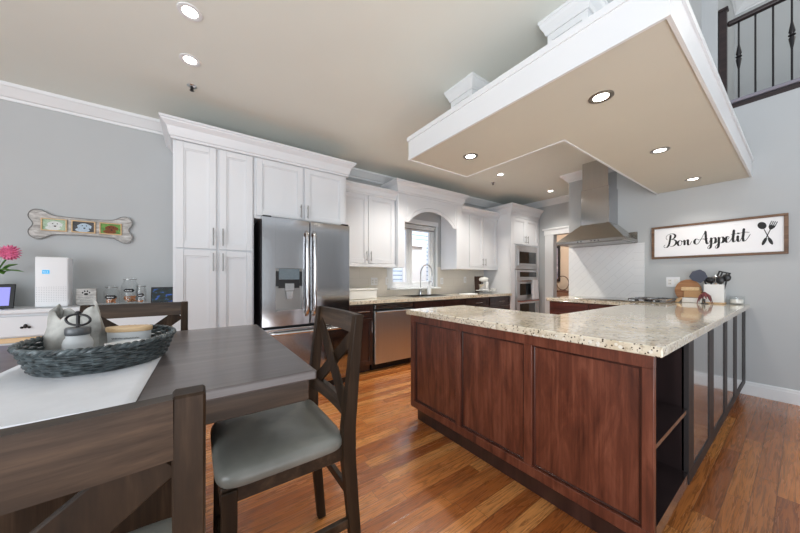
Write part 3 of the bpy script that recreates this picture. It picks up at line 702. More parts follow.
# counter with a hole for the sink
CT0, CT1 = 0.879, 0.92
SX0, SX1, SY0, SY1 = 2.56, 3.33, 3.27, 3.66
b = MB()
xs = [1.462, SX0, SX1, 4.774]; ys = [3.125, SY0, SY1, 3.778]
for i in range(3):
    for j in range(3):
        if not (i == 1 and j == 1): b.box(xs[i], xs[i + 1], ys[j], ys[j + 1], CT0, CT1, exact=True)
bmesh.ops.remove_doubles(b.bm, verts=b.bm.verts, dist=1e-5)
kill = [f for f in b.bm.faces if any(g is not f and (g.calc_center_median() - f.calc_center_median()).length < 1e-5 for e in f.edges for g in e.link_faces)]
bmesh.ops.delete(b.bm, geom=list(set(kill)), context='FACES')
o = b.build('back_countertop', M['granite']); tag(o, 'cream speckled granite worktop along the window wall', 'worktop')
t = thing('kitchen_sink', 'stainless sink set in the granite below the window', 'sink', ((SX0 + SX1) / 2, 3.46, 0.7))
b = MB().box(SX0 - 0.0, SX1, SY0, SY1, 0.70, 0.712).box(SX0, SX0 + 0.006, SY0, SY1, 0.70, 0.92).box(SX1 - 0.006, SX1, SY0, SY1, 0.70, 0.92).box(SX0, SX1, SY0, SY0 + 0.006, 0.70, 0.92).box(SX0, SX1, SY1 - 0.006, SY1, 0.70, 0.92)
b.build('bowl', M['steel'], t)
MB().sweep([(-0.004, 0.9205), (0.02, 0.9205), (0.02, 0.926), (-0.004, 0.927)], [(SX0, SY0), (SX1, SY0), (SX1, SY1), (SX0, SY1)], closed=True).build('rim', M['chrome'], t)
MB().lathe([(0, 0.7125), (0.04, 0.7125), (0.04, 0.716), (0, 0.716)], ((SX0 + SX1) / 2, 3.46, 0), 20).build('drain', M['iron'], t)
FXc = 3.06
t = thing('kitchen_faucet', 'tall chrome spring-neck faucet in front of the window', 'faucet', (FXc, 3.71, 0.92))
MB().lathe([(0, 0), (0.028, 0), (0.028, 0.01), (0.02, 0.016), (0.018, 0.09), (0.012, 0.1), (0.0, 0.1)], (FXc, 3.71, 0.92), 18).build('base', M['chrome'], t, True)
neck = [(FXc, 3.71, 1.0), (FXc, 3.71, 1.22), (FXc, 3.695, 1.33), (FXc, 3.63, 1.40), (FXc, 3.55, 1.415), (FXc, 3.47, 1.385), (FXc, 3.425, 1.31), (FXc, 3.42, 1.22)]
nk = catmull(neck, 10)
sp = MB().tube(nk, 0.008, 8)
for k in range(8, len(nk) - 4):
    d = (nk[min(k + 1, len(nk) - 1)] - nk[k - 1]).normalized(); sp.tube([nk[k] - d * 0.0025, nk[k] + d * 0.0025], 0.0115, 8)
sp.build('spring_neck', M['chrome'], t, True)
MB().cyl((FXc, 3.42, 1.23), (FXc, 3.42, 1.10), 0.015, 14).lathe([(0.015, 1.10), (0.02, 1.085), (0.02, 1.075), (0, 1.075)], (FXc, 3.42, 0), 14).build('spray_head', M['chrome'], t, True)
MB().tube([(FXc, 3.71, 1.16), (FXc, 3.55, 1.155), (FXc, 3.435, 1.15)], 0.006, 8).build('docking_arm', M['chrome'], t)
MB().tube([(FXc + 0.02, 3.71, 0.98), (FXc + 0.06, 3.71, 0.985), (FXc + 0.10, 3.71, 1.03)], 0.007, 8).build('lever', M['chrome'], t)
t = thing('soap_bottle', 'white pump soap bottle beside the kitchen faucet', 'bottle', (3.24, 3.70, 0.92))
MB().lathe([(0, 0), (0.034, 0), (0.036, 0.02), (0.036, 0.13), (0.026, 0.16), (0.012, 0.168), (0.012, 0.18), (0, 0.18)], (3.24, 3.70, 0.92), 20).build('bottle_body', M['plastic'], t, True)
MB().cyl((3.24, 3.70, 1.10), (3.24, 3.70, 1.135), 0.006, 8).box(3.232, 3.248, 3.655, 3.71, 1.13, 1.142, 0.003).build('pump', M['nickel'], t)
# tiles behind the counter
b = MB().box(1.465, WX0 - 0.07, 3.768, 3.78, 0.921, 1.40).box(WX1 + 0.03, 4.775, 3.768, 3.78, 0.921, 1.40).box(WX0 - 0.07, WX1 + 0.03, 3.768, 3.78, 0.921, WZ0 - 0.028)
struct('trim_5', b, M['tile_b'])
def outlet(x, z, w, label, kind='y', wall=3.768, gangs=1, sw=False):
    t = thing('wall_outlet', label, 'outlet', (x, wall, z) if kind == 'y' else (wall, x, z), group='wall outlet plates')
    tf = face_ny(wall) if kind == 'y' else face_nx(wall)
    MB(tf).box(x - w / 2, x + w / 2, 0, 0.005, z - 0.058, z + 0.058, 0.002).build('cover_plate', M['plastic'], t)
    for g in range(gangs):
        gx = x + (g - (gangs - 1) / 2) * 0.055
        if kind == 'x': gx = x - (g - (gangs - 1) / 2) * 0.055
        b = MB(tf).box(gx - 0.017, gx + 0.017, 0.005, 0.0075, z - 0.034, z + 0.034, 0.001)
        ins = b.build('switch' if (sw and g == gangs - 1) else 'socket', M['porcelain'], t)
        if not (sw and g == gangs - 1):
            s_ = MB(tf)
            for dz in (-0.018, 0.018):
                for dx in (-0.006, 0.006): s_.box(gx + dx - 0.0015, gx + dx + 0.0015, 0.007, 0.0082, z + dz - 0.005, z + dz + 0.005)
            s_.build('slots', M['ink'], ins)
outlet(2.20, 1.15, 0.115, 'white double outlet plate on the tiles left of the window', gangs=2)
outlet(2.435, 1.155, 0.07, 'white single outlet plate touching the left side of the window', gangs=1)
outlet(3.60, 1.15, 0.07, 'white outlet plate on the tiles just right of the window', gangs=1)
outlet(4.21, 1.17, 0.07, 'white outlet plate on the tiles left of the stand mixer', gangs=1)
# things on the back counter
t = thing('bread_box', 'cream lidded box on the counter beside the refrigerator', 'box', (1.83, 3.5, 0.92))
MB().box(1.62, 2.03, 3.40, 3.62, 0.921, 1.035, 0.006, 2).build('box_body', M['porcelain'], t)
MB().box(1.612, 2.038, 3.392, 3.628, 1.037, 1.062, 0.006, 2).build('lid', M['porcelain'], t)
o = MB().box(3.78, 4.02, 3.30, 3.52, 0.9205, 0.932, 0.003).build('cutting_mat', M['paper']); tag(o, 'thin white cutting mat lying on the counter left of the mixer', 'cutting mat')
t = thing('serving_tray', 'round glass tray holding the stand mixer on the back counter', 'tray', (4.50, 3.50, 0.92))
MB().lathe([(0, 0), (0.12, 0), (0.12, 0.012), (0.05, 0.02), (0.05, 0.03), (0.19, 0.038), (0.2, 0.05), (0.0, 0.05)], (4.50, 3.50, 0.9205), 32).build('plate', M['concrete'], t, True)
MX, MY, MZ = 4.45, 3.52, 0.971
t = thing('stand_mixer', 'white stand mixer on a tray at the right end of the back counter', 'mixer', (MX, MY, MZ))
MB().box(MX - 0.08, MX + 0.12, MY - 0.05, MY + 0.05, MZ, MZ + 0.03, 0.012, 2).build('base', M['porcelain'], t, True)
MB().box(MX + 0.03, MX + 0.11, MY - 0.04, MY + 0.04, MZ + 0.03, MZ + 0.17, 0.015, 2).build('column', M['porcelain'], t, True)
MB().ball((MX + 0.01, MY, MZ + 0.205), 0.13, 0.055, 0.05, 20).build('motor_head', M['porcelain'], t, True)
MB().lathe([(0, 0.031), (0.035, 0.031), (0.05, 0.05), (0.06, 0.11), (0.062, 0.115), (0.056, 0.115), (0.046, 0.05), (0, 0.04)], (MX - 0.045, MY, MZ), 20).build('bowl', M['chrome'], t, True)
MB().cyl((MX - 0.045, MY, MZ + 0.17), (MX - 0.045, MY, MZ + 0.08), 0.008, 8).build('beater', M['chrome'], t)
o = MB().bar((4.62, 3.74, 0.925), (4.62, 3.762, 1.235), 0.27, 0.018, (0, 1, 0), 0.003).build('cutting_board', M['walnut']); tag(o, 'dark wooden cutting board leaning on the tiles behind the mixer', 'cutting board')
o = MB().lathe([(0, 0.0), (0.03, 0.0), (0.05, 0.03), (0.052, 0.033), (0.045, 0.03), (0, 0.008)], (4.62, 3.42, 0.971), 20).build('small_bowl', M['porcelain'], None, True); tag(o, 'small white bowl on the tray in front of the dark cutting board', 'bowl')

# ------------------------------------------------------------------ island
IX, IY = 1.49, 0.345
t = thing('island_cabinet', 'dark cherry panelled island base under the big granite worktop', 'kitchen island', (1.9, 0.9, 0))
b = MB().box(IX + 0.03, 2.15, 0.70, 1.935, 0.117, 0.888).box(2.15, 3.99, 0.70, 1.03, 0.117, 0.888).box(2.21, 4.636, IY + 0.03, 1.03, 0.117, 0.888)
b.box(IX + 0.03, IX + 0.05, IY + 0.02, 0.70, 0.117, 0.888)
b.build('carcass', M['islandside'], t)
MB().box(1.54, 2.10, 0.40, 1.905, 0, 0.117).box(1.54, 4.63, 0.395, 1.02, 0, 0.117).build('toe_kick', M['espresso'], t)
tf = face_nx(IX + 0.03)
def frame_face(tf, a0, a1, z0, z1, cols, rec0, name, mat_f, mat_p, parent, th=0.03, sunk=0.02, bead=True):
    """a face frame with sunk panels; cols are the panel openings"""
    f = MB(tf); bv = 0.0015
    lo, hi = rec0
    f.box(a0, a1, 0, th, z0, lo, bv); f.box(a0, a1, 0, th, hi, z1, bv)
    edges = [a0] + [q for c in cols for q in c] + [a1]
    for k in range(0, len(edges), 2): f.box(edges[k], edges[k + 1], 0, th, lo, hi, bv)
    fr = f.build(name, mat_f, parent)
    for c in cols:
        MB(tf).box(c[0] - 0.002, c[1] + 0.002, 0, th - sunk, lo - 0.002, hi + 0.002).build('panel', mat_p, parent)
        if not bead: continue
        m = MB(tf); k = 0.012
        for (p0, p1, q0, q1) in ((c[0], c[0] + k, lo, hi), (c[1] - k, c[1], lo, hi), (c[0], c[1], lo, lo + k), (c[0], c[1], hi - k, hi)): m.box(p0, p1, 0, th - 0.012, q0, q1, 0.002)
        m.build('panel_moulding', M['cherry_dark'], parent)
    return fr
frame_face(tf, IY, 1.937, 0.117, 0.888, [(0.385, 0.858), (0.905, 1.377), (1.422, 1.888)], (0.172, 0.835), 'front_frame', M['cherry'], M['cherry'], t)
tf = face_ny(IY + 0.03)
frame_face(tf, 2.10, 4.636, 0.117, 0.888, [(2.215, 2.66), (2.82, 3.27), (3.41, 3.80), (3.98, 4.42)], (0.18, 0.875), 'side_frame', M['strip'], M['islandside'], t, 0.03, 0.004, False)
# open shelf at the near corner
b = MB().box(IX + 0.05, 2.12, 0.685, 0.70, 0.117, 0.888).box(2.10, 2.118, IY + 0.02, 0.70, 0.117, 0.888).box(IX + 0.05, 2.12, IY + 0.03, 0.70, 0.868, 0.888).box(IX + 0.05, 2.12, IY + 0.004, 0.70, 0.117, 0.178)
b.build('shelf_box', M['islandside'], t)
MB().box(IX + 0.052, 2.099, IY + 0.006, 0.684, 0.495, 0.515).build('shelf', M['islandside'], t)
# worktop: one slab that turns along the range wall
top = [(1.475, 0.3155), (4.64, 0.3155), (4.64, 2.07), (3.965, 2.07), (3.965, 1.05), (2.186, 1.05), (2.186, 1.985), (1.475, 1.985)]
MBt = MB().prism(top, 0.889, 0.93, lambda u, v, d: (u, v, d), 0.004)
o = MBt.build('island_countertop', M['granite']); tag(o, 'large cream speckled granite worktop over the cherry island and below the hood', 'worktop')
# cabinet under the range
t = thing('range_cabinet', 'reddish brown base cabinet under the hood wall counter', 'cabinet', (4.3, 1.55, 0))
MB().box(4.02, 4.636, 1.055, 2.05, 0.10, 0.888).box(4.09, 4.636, 1.055, 2.04, 0, 0.10).build('carcass', M['cherry'], t)
tf = face_nx(4.02)
for (a0, a1) in ((1.07, 1.55), (1.56, 2.04)):
    door_panel(tf, a0, a1, 0.70, 0.87, 0.02, 0.03).build('drawer', M['cherry_h'], t)
    door_panel(tf, a0, a1, 0.12, 0.69, 0.02, 0.05).build('door', M['cherry'], t)

# cooktop
t = thing('gas_cooktop', 'low stainless cooktop with black knobs set in the granite near the hood', 'cooktop', (4.3, 1.2, 0.93))
MB().box(4.06, 4.58, 0.84, 1.74, 0.9305, 0.942, 0.004).build('hob_plate', M['steel'], t)
MB().box(4.075, 4.565, 1.22, 1.725, 0.942, 0.944).build('glass_surface', M['blackglass'], t)
for (y0, y1) in ((0.86, 1.19),):
    g = MB(); z = 0.962
    for y in (y0, (y0 + y1) / 2, y1): g.bar((4.15, y, z), (4.56, y, z), 0.012, 0.012)
    for x in (4.15, 4.29, 4.42, 4.56): g.bar((x, y0, z), (x, y1, z), 0.012, 0.012)
    for x in (4.15, 4.56):
        for y in (y0, y1): g.box(x - 0.006, x + 0.006, y - 0.006, y + 0.006, 0.942, 0.962)
    g.build('grate', M['chrome'], t)
    for x in (4.22, 4.49): MB().lathe([(0, 0), (0.04, 0), (0.04, 0.01), (0.028, 0.012), (0.028, 0.02), (0, 0.02)], (x, (y0 + y1) / 2, 0.943), 18).build('burner', M['iron'], t, True)
for y in (0.92, 1.10): MB().lathe([(0, 0), (0.02, 0), (0.017, 0.016), (0, 0.016)], (4.10, y, 0.942), 16).build('knob', M['black'], t, True)

# ------------------------------------------------------------------ hood and its tiles
t = thing('range_hood', 'stainless steel chimney range hood above the white tiles', 'range hood', (4.4, 1.63, 1.66))
b = bmesh.new()
HX, HY0, HY1, HZ = 4.143, 1.233, 2.023, 1.70
CXX, CY0, CY1, CZ = 4.33, 1.447, 1.777, 1.925
mb = MB()
lo = [b.verts.new(p) for p in ((4.638, HY0, HZ), (HX, HY0, HZ), (HX, HY1, HZ), (4.638, HY1, HZ))]
hi = [b.verts.new(p) for p in ((4.638, CY0, CZ), (CXX, CY0, CZ), (CXX, CY1, CZ), (4.638, CY1, CZ))]
for k in range(4): b.faces.new((lo[k], lo[(k + 1) % 4], hi[(k + 1) % 4], hi[k]))
b.faces.new(hi); b.faces.new(lo[::-1]); mb._add(b)
mb.build('canopy', M['steel'], t)
bd = MB().box(HX, 4.638, HY0, HY1, 1.662, HZ, 0.002).build('front_band', M['steel'], t)
MB().box(HX + 0.03, 4.6, HY0 + 0.03, HY1 - 0.03, 1.655, 1.662).build('filter', M['nickel'], bd)
k = MB(face_nx(HX))
for y in (1.50, 1.54, 1.58, 1.70, 1.74): k.cyl((y, 0, 1.681), (y, 0.006, 1.681), 0.007, 10)
k.build('control_buttons', M['iron'], bd)
MB().box(CXX, 4.638, CY0, CY1, CZ - 0.005, 2.40, 0.003).build('chimney', M['steel_v'], t)
MB().box(CXX + 0.012, 4.638, CY0 + 0.012, CY1 - 0.012, 2.40, CE).build('upper_chimney', M['steel_v'], t)
MB().box(4.630, 4.639, HY0 + 0.002, HY1, 1.655, 1.80, 0.002).build('back_plate', M['steel'], t)
t = thing('tile_backsplash', 'white diagonal tile panel on the wall under the range hood', 'tiles', (4.635, 1.6, 0.93))
MB().box(4.631, 4.64, 1.275, 2.071, 0.931, 1.653).build('diagonal_tiles', M['tile_d'], t)
MB().box(4.629, 4.64, 1.165, 1.265, 0.931, 1.653).box(4.629, 4.64, 1.265, 1.275, 0.931, 1.653).build('border_tiles', M['tile_h'], t)
outlet(0.90, 1.155, 0.12, 'white double plate with outlet and switch above the island end', 'x', 4.64, 2, True)

# ------------------------------------------------------------------ the sign
t = thing('wall_sign', 'long white sign in a brown wooden frame with black script lettering', 'sign', (4.62, 0.585, 1.434))
Y0, Y1, Z0, Z1 = 0.08, 1.09, 1.434, 1.826
f_yz = lambda u, v, d: (d, u, v)
b = MB().box(4.605, 4.639, Y0, Y1, Z0, Z0 + 0.026, 0.002).box(4.605, 4.639, Y0, Y1, Z1 - 0.026, Z1, 0.002).box(4.605, 4.639, Y0, Y0 + 0.026, Z0 + 0.026, Z1 - 0.026, 0.002).box(4.605, 4.639, Y1 - 0.026, Y1, Z0 + 0.026, Z1 - 0.026, 0.002)
b.build('frame', M['signwood'], t)
MB().box(4.618, 4.634, Y0 + 0.02, Y1 - 0.02, Z0 + 0.02, Z1 - 0.02).build('board', M['paper'], t)
def script(mb, strokes, org, cap, wmin, wmax, place, depth):
    """flat pen strokes: thick on the way down, thin on the way up"""
    for st in strokes:
        P = catmull([(x, y, 0) for x, y in st], 9); n = len(P); L = []; Rr = []
        for i, p in enumerate(P):
            d = (P[min(i + 1, n - 1)] - P[max(i - 1, 0)]); d.normalize()
            dn = max(0.0, -d.y); end = min(1.0, i / 3, (n - 1 - i) / 3)
            w = (wmin + (wmax - wmin) * dn ** 1.5) * (0.45 + 0.55 * end); nx = Vector((-d.y, d.x, 0))
            L.append(p + nx * w / 2); Rr.append(p - nx * w / 2)
        bm = bmesh.new()
        def V(p, dd): return bm.verts.new(place(org[0] + p.x * cap, org[1] + p.y * cap, dd))
        fL = [V(p, depth) for p in L]; fR = [V(p, depth) for p in Rr]; bL = [V(p, 0) for p in L]; bR = [V(p, 0) for p in Rr]
        for i in range(n - 1):
            bm.faces.new((fL[i], fL[i + 1], fR[i + 1], fR[i])); bm.faces.new((bL[i], bL[i + 1], fL[i + 1], fL[i])); bm.faces.new((fR[i], fR[i + 1], bR[i + 1], bR[i]))
        mb._add(bm)
def sh(st, dx): return [(x + dx, y) for x, y in st]
p_stem = [(2.70, 0.46), (2.71, 0.2), (2.70, -0.1), (2.66, -0.32), (2.56, -0.40), (2.51, -0.30), (2.6, -0.14), (2.74, -0.02)]
p_bowl = [(2.71, 0.15), (2.79, 0.38), (2.90, 0.44), (2.96, 0.28), (2.92, 0.06), (2.82, -0.01), (2.74, 0.05)]
p_join = [(2.84, 0.0), (2.97, 0.02), (3.09, 0.24)]
LET = [
 [(0.36, 0.95), (0.34, 0.7), (0.30, 0.4), (0.24, 0.12), (0.12, -0.08), (-0.04, -0.08), (-0.08, 0.06), (0.02, 0.14)],
 [(0.14, 0.55), (0.06, 0.7), (0.12, 0.9), (0.34, 1.03), (0.56, 1.0), (0.66, 0.84), (0.58, 0.64), (0.38, 0.53)],
 [(0.36, 0.54), (0.58, 0.52), (0.72, 0.36), (0.66, 0.12), (0.48, -0.02), (0.3, 0.02), (0.27, 0.12)],
 [(0.97, 0.42), (0.87, 0.36), (0.82, 0.18), (0.88, 0.01), (1.0, 0.02), (1.08, 0.2), (1.04, 0.39), (0.95, 0.44)], [(1.05, 0.36), (1.12, 0.30), (1.22, 0.36)],
 [(1.22, 0.44), (1.25, 0.25), (1.24, 0.0)], [(1.25, 0.1), (1.32, 0.32), (1.41, 0.44), (1.46, 0.36), (1.45, 0.14), (1.49, 0.0), (1.58, 0.04), (1.68, 0.3)],
 [(2.0, 0.36), (1.86, 0.44), (1.75, 0.3), (1.76, 0.1), (1.9, 0.02), (2.04, 0.2), (2.22, 0.6), (2.38, 1.0)],
 [(2.38, 1.02), (2.40, 0.7), (2.42, 0.3), (2.47, 0.02), (2.56, 0.02), (2.66, 0.3)], [(1.98, 0.32), (2.2, 0.40), (2.4, 0.36), (2.52, 0.42)],
 p_stem, p_bowl, p_join, sh(p_stem, 0.42), sh(p_bowl, 0.42), sh(p_join, 0.42),
 [(3.50, 0.2), (3.62, 0.26), (3.67, 0.38), (3.60, 0.45), (3.51, 0.34), (3.50, 0.14), (3.57, 0.0), (3.70, 0.06), (3.80, 0.28)],
 [(3.92, 0.92), (3.90, 0.6), (3.87, 0.25), (3.90, 0.03), (3.98, 0.02), (4.08, 0.26)], [(3.76, 0.56), (3.9, 0.60), (4.06, 0.58)],
 [(4.12, 0.46), (4.11, 0.2), (4.14, 0.02), (4.22, 0.03), (4.30, 0.26)], [(4.15, 0.66), (4.14, 0.60), (4.13, 0.56)],
 [(4.42, 0.95), (4.40, 0.6), (4.37, 0.25), (4.41, 0.02), (4.50, 0.04), (4.60, 0.2), (4.74, 0.5)], [(4.2, 0.60), (4.42, 0.66), (4.7, 0.62)],
]
LET = [[(x * 0.95 + (0.1 if x > 1.7 else 0.0), y) for x, y in st] for st in LET]
b = MB(); script(b, LET, (0, 0), 0.142, 0.03, 0.13, lambda a, z, d: (4.618 - d, 0.965 - a, 1.582 + z), 0.0015)
b.build('lettering', M['ink'], t)['label'] = 'black script words reading Bon Appetit'
def spoon_fork():
    b = MB(); c = (0.205, 1.625); put = lambda u, v, d: (4.618 - d, u, v)
    def blade(ang, pts):
        ca, sa = math.cos(ang), math.sin(ang)
        return [(c[0] + 1.05 * (p * ca - q * sa), c[1] + 1.1 * (p * sa + q * ca)) for p, q in [(-p_, q_) for p_, q_ in pts]]
    ov = lambda rx, rz, cz: [(rx * math.cos(2 * PI * k / 20), cz + rz * math.sin(2 * PI * k / 20)) for k in range(20)]
    for (ang, head) in ((-0.33, 'spoon'), (0.33, 'fork')):
        b.prism(blade(ang, [(-0.003, -0.02), (0.003, -0.02), (0.003, 0.06), (-0.003, 0.06)]), 0, 0.0016, put)
        b.prism(blade(ang, ov(0.011, 0.036, -0.055)), 0, 0.0016, put)
        if head == 'spoon': b.prism(blade(ang, ov(0.026, 0.034, 0.098)), 0, 0.0016, put)
        else:
            b.prism(blade(ang, [(-0.007, 0.055), (0.007, 0.055), (0.018, 0.073), (0.02, 0.092), (-0.02, 0.092), (-0.018, 0.073)]), 0, 0.0016, put)
            for q in (-0.017, -0.0057, 0.0057, 0.017): b.prism(blade(ang, [(q - 0.003, 0.091), (q + 0.003, 0.091), (q + 0.0024, 0.128), (q - 0.0024, 0.128)]), 0, 0.0016, put)
    return b
spoon_fork().build('spoon_and_fork_motif', M['ink'], t)

# ------------------------------------------------------------------ things on the island by the wall
CZT = 0.9305
t = thing('utensil_crock', 'square white utensil holder with a wooden base on the island', 'utensil holder', (4.50, 0.545, CZT))
b = MB()
ux0, ux1, uy0, uy1 = 4.44, 4.58, 0.472, 0.618
for (p0, p1, q0, q1) in ((ux0, ux0 + 0.008, uy0, uy1), (ux1 - 0.008, ux1, uy0, uy1), (ux0, ux1, uy0, uy0 + 0.008), (ux0, ux1, uy1 - 0.008, uy1)): b.box(p0, p1, q0, q1, CZT + 0.016, 1.135, 0.002)
b.box(ux0, ux1, uy0, uy1, CZT + 0.016, CZT + 0.03).build('crock_body', M['porcelain'], t)
MB().box(ux0 - 0.003, ux1 + 0.003, uy0 - 0.003, uy1 + 0.003, CZT, CZT + 0.016, 0.003).build('wooden_base', M['oak'], t)
UG = 'utensils in the square white holder'
def utensil(name, label, foot, neck, mats, head):
    t = thing(name, label, 'utensil', foot, group=UG)
    MB().tube([foot, neck], 0.007, 8).build('handle', mats[0], t)
    head(neck, t, mats[1])
def spat(nk, t, m):
    x, y, z = nk
    pl = [(-0.03, 0.0), (0.03, 0.0), (0.052, 0.05), (0.045, 0.085), (0.0, 0.105), (-0.045, 0.085), (-0.052, 0.05)]
    ca, sa = math.cos(0.75), math.sin(0.75)
    MB().prism([(1.3 * (p * ca - q * sa), 1.3 * (p * sa + q * ca)) for p, q in pl], -0.006, 0.006, lambda u, v, d: (x + d, y - u, z + v), 0.003).build('blade', m, t)
def ladle(nk, t, m):
    x, y, z = nk; MB().ball((x - 0.01, y, z + 0.02), 0.03, 0.04, 0.035, 16).build('bowl', m, t, True)
def turner(nk, t, m):
    x, y, z = nk; b = MB(); ca, sa = math.cos(-0.3), math.sin(-0.3); pt = lambda u, v, d: (x + d, y - 0.9 * (u * ca - v * sa), z + 0.9 * (u * sa + v * ca))
    for (u0, u1, v0, v1) in ((-0.05, 0.05, 0.0, 0.03), (-0.05, 0.05, 0.075, 0.09), (-0.05, -0.034, 0.03, 0.075), (0.034, 0.05, 0.03, 0.075), (-0.024, -0.010, 0.03, 0.075), (0.010, 0.024, 0.03, 0.075)):
        b.prism([(u0, v0), (u1, v0), (u1, v1), (u0, v1)], -0.003, 0.003, pt)
    b.build('slotted_blade', m, t)
def spoonh(nk, t, m):
    x, y, z = nk; MB().ball((x, y, z + 0.03), 0.012, 0.032, 0.04, 16).build('bowl', m, t, True)
def whisk(nk, t, m):
    x, y, z = nk; b = MB()
    for k in range(5):
        a = PI * k / 5
        b.tube(catmull([(x, y, z), (x + 0.025 * math.cos(a), y + 0.025 * math.sin(a), z + 0.04), (x, y, z + 0.085), (x - 0.025 * math.cos(a), y - 0.025 * math.sin(a), z + 0.04), (x, y, z)], 5), 0.0015, 5)
    b.build('wires', m, t)
utensil('silicone_spatula', 'wide slate-grey spatula leaning left out of the white holder', (4.50, 0.56, 0.97), (4.49, 0.62, 1.175), (M['black'], M['slate']), spat)
utensil('soup_ladle', 'black ladle standing in the middle of the white holder', (4.52, 0.54, 0.97), (4.50, 0.575, 1.16), (M['black'], M['black']), ladle)
utensil('wire_whisk', 'steel whisk with a tan handle among the black utensils', (4.50, 0.53, 0.97), (4.48, 0.535, 1.145), (M['oak'], M['chrome']), whisk)
utensil('slotted_turner', 'black slotted turner rising highest at the right of the white holder', (4.53, 0.51, 0.97), (4.53, 0.50, 1.19), (M['black'], M['black']), turner)
utensil('serving_spoon', 'black serving spoon leaning right out of the white holder', (4.50, 0.50, 0.97), (4.49, 0.46, 1.175), (M['black'], M['black']), spoonh)
utensil('serving_spoon', 'black spoon in front of the slotted turner', (4.47, 0.51, 0.97), (4.45, 0.50, 1.15), (M['black'], M['black']), spoonh)
# round board, bread block, white dish, flower, glass dish
n = 40
disc = [(0.765 + 0.11 * math.cos(2 * PI * k / n), 1.06 + 0.125 * math.sin(2 * PI * k / n)) for k in range(n)]
t = thing('round_board', 'round wooden serving board leaning against the right wall', 'cutting board', (4.6, 0.765, CZT))
MB().prism(disc, 0, 0.018, lambda u, v, d: (4.575 + d + (v - 0.93) * 0.13, u, v), 0.002).build('board', M['board'], t)
t = thing('wooden_box', 'small light wood box in front of the round board', 'box', (4.50, 0.72, CZT))
MB().box(4.47, 4.56, 0.64, 0.78, CZT + 0.055, 1.06, 0.004).build('box_body', M['kraft'], t)
MB().box(4.465, 4.565, 0.655, 0.80, 1.06, 1.10, 0.006).build('lid', M['oak'], t)
o = MB().box(4.44, 4.57, 0.632, 0.79, CZT, CZT + 0.054, 0.008, 2).build('butter_dish', M['porcelain']); tag(o, 'low white rectangular dish under the light wood box', 'dish')
t = thing('wooden_rack', 'low scrap of light wooden trivet slats left of the round board', 'trivet', (4.45, 0.86, CZT))
for k in range(4): MB().bar((4.36 + 0.022 * k, 0.80 - 0.004 * k, CZT + 0.012 + 0.012 * k), (4.40 + 0.022 * k, 0.83, CZT + 0.01 + 0.008 * k), 0.018, 0.012, bev=0.002).build('slat', M['oak'], t)
t = thing('dried_flower', 'dusty red dried flower standing beside the square white holder', 'flower', (4.36, 0.60, CZT))
MB().lathe([(0, 0), (0.03, 0), (0.03, 0.006), (0.006, 0.01), (0.005, 0.05), (0, 0.05)], (4.36, 0.60, CZT), 14).build('stem', M['iron'], t)
for k in range(11):
    a = -1.5 + 3.0 * k / 10; dx = 0.018 * math.cos(k * 2.4)
    tip = (4.36 + dx * 2.2, 0.60 + 0.058 * math.sin(a), CZT + 0.105 - 0.06 * abs(math.sin(a)) - 0.055 + 0.02 * math.cos(a))
    MB().tube([(4.36, 0.60, CZT + 0.125), (4.36 + dx * 1.4, 0.60 + 0.035 * math.sin(a), CZT + 0.085), tip], [0.006, 0.011, 0.002], 6, flat=0.5).build('petal', M['red'], t, True)
t = thing('glass_dish', 'clear glass dish with white contents at the island end by the wall', 'dish', (4.56, 0.40, CZT))
MB().lathe([(0, 0), (0.05, 0), (0.055, 0.01), (0.055, 0.075), (0.05, 0.075), (0.05, 0.01), (0, 0.006)], (4.56, 0.398, CZT), 28).build('bowl', M['glass'], t, True)
MB().lathe([(0, 0.011), (0.046, 0.011), (0.046, 0.05), (0, 0.052)], (4.56, 0.398, CZT), 24).build('contents', M['wax'], t, True)
MB().lathe([(0, 0.076), (0.057, 0.076), (0.057, 0.083), (0, 0.085)], (4.56, 0.398, CZT), 28).build('lid', M['glass'], t, True)

# ------------------------------------------------------------------ stair railing on the upper floor
t = thing('stair_railing', 'dark railing with iron balusters at the edge of the upper hall', 'railing', (4.67, -0.5, 3.045))
np_ = MB().box(4.645, 4.71, 0.474, 0.535, 3.05, 4.09, 0.004).build('newel_post', M['rail'], t)
MB().box(4.637, 4.718, 0.464, 0.538, 4.09, 4.125, 0.008).build('newel_cap', M['rail'], np_)
MB().box(4.66, 4.72, -3.5, 0.474, 3.92, 3.965, 0.012, 2).build('handrail', M['rail'], t)
MB().box(4.63, 4.76, -3.5, 0.474, 3.058, 3.092, 0.004).build('bottom_rail', M['railgrey'], t)
for k in range(16):
    y = 0.395 - 0.111 * k
    b = MB().cyl((4.69, y, 3.085), (4.69, y, 3.925), 0.0075, 8)
    if k % 3 == 0:
        zc = 3.55
        b.lathe([(0.0075, -0.13), (0.022, -0.03), (0.012, -0.012), (0.024, -0.004), (0.024, 0.004), (0.012, 0.012), (0.022, 0.03), (0.0075, 0.13)], (4.69, y, zc), 12)
    b.build('baluster', M['iron'], t, True)

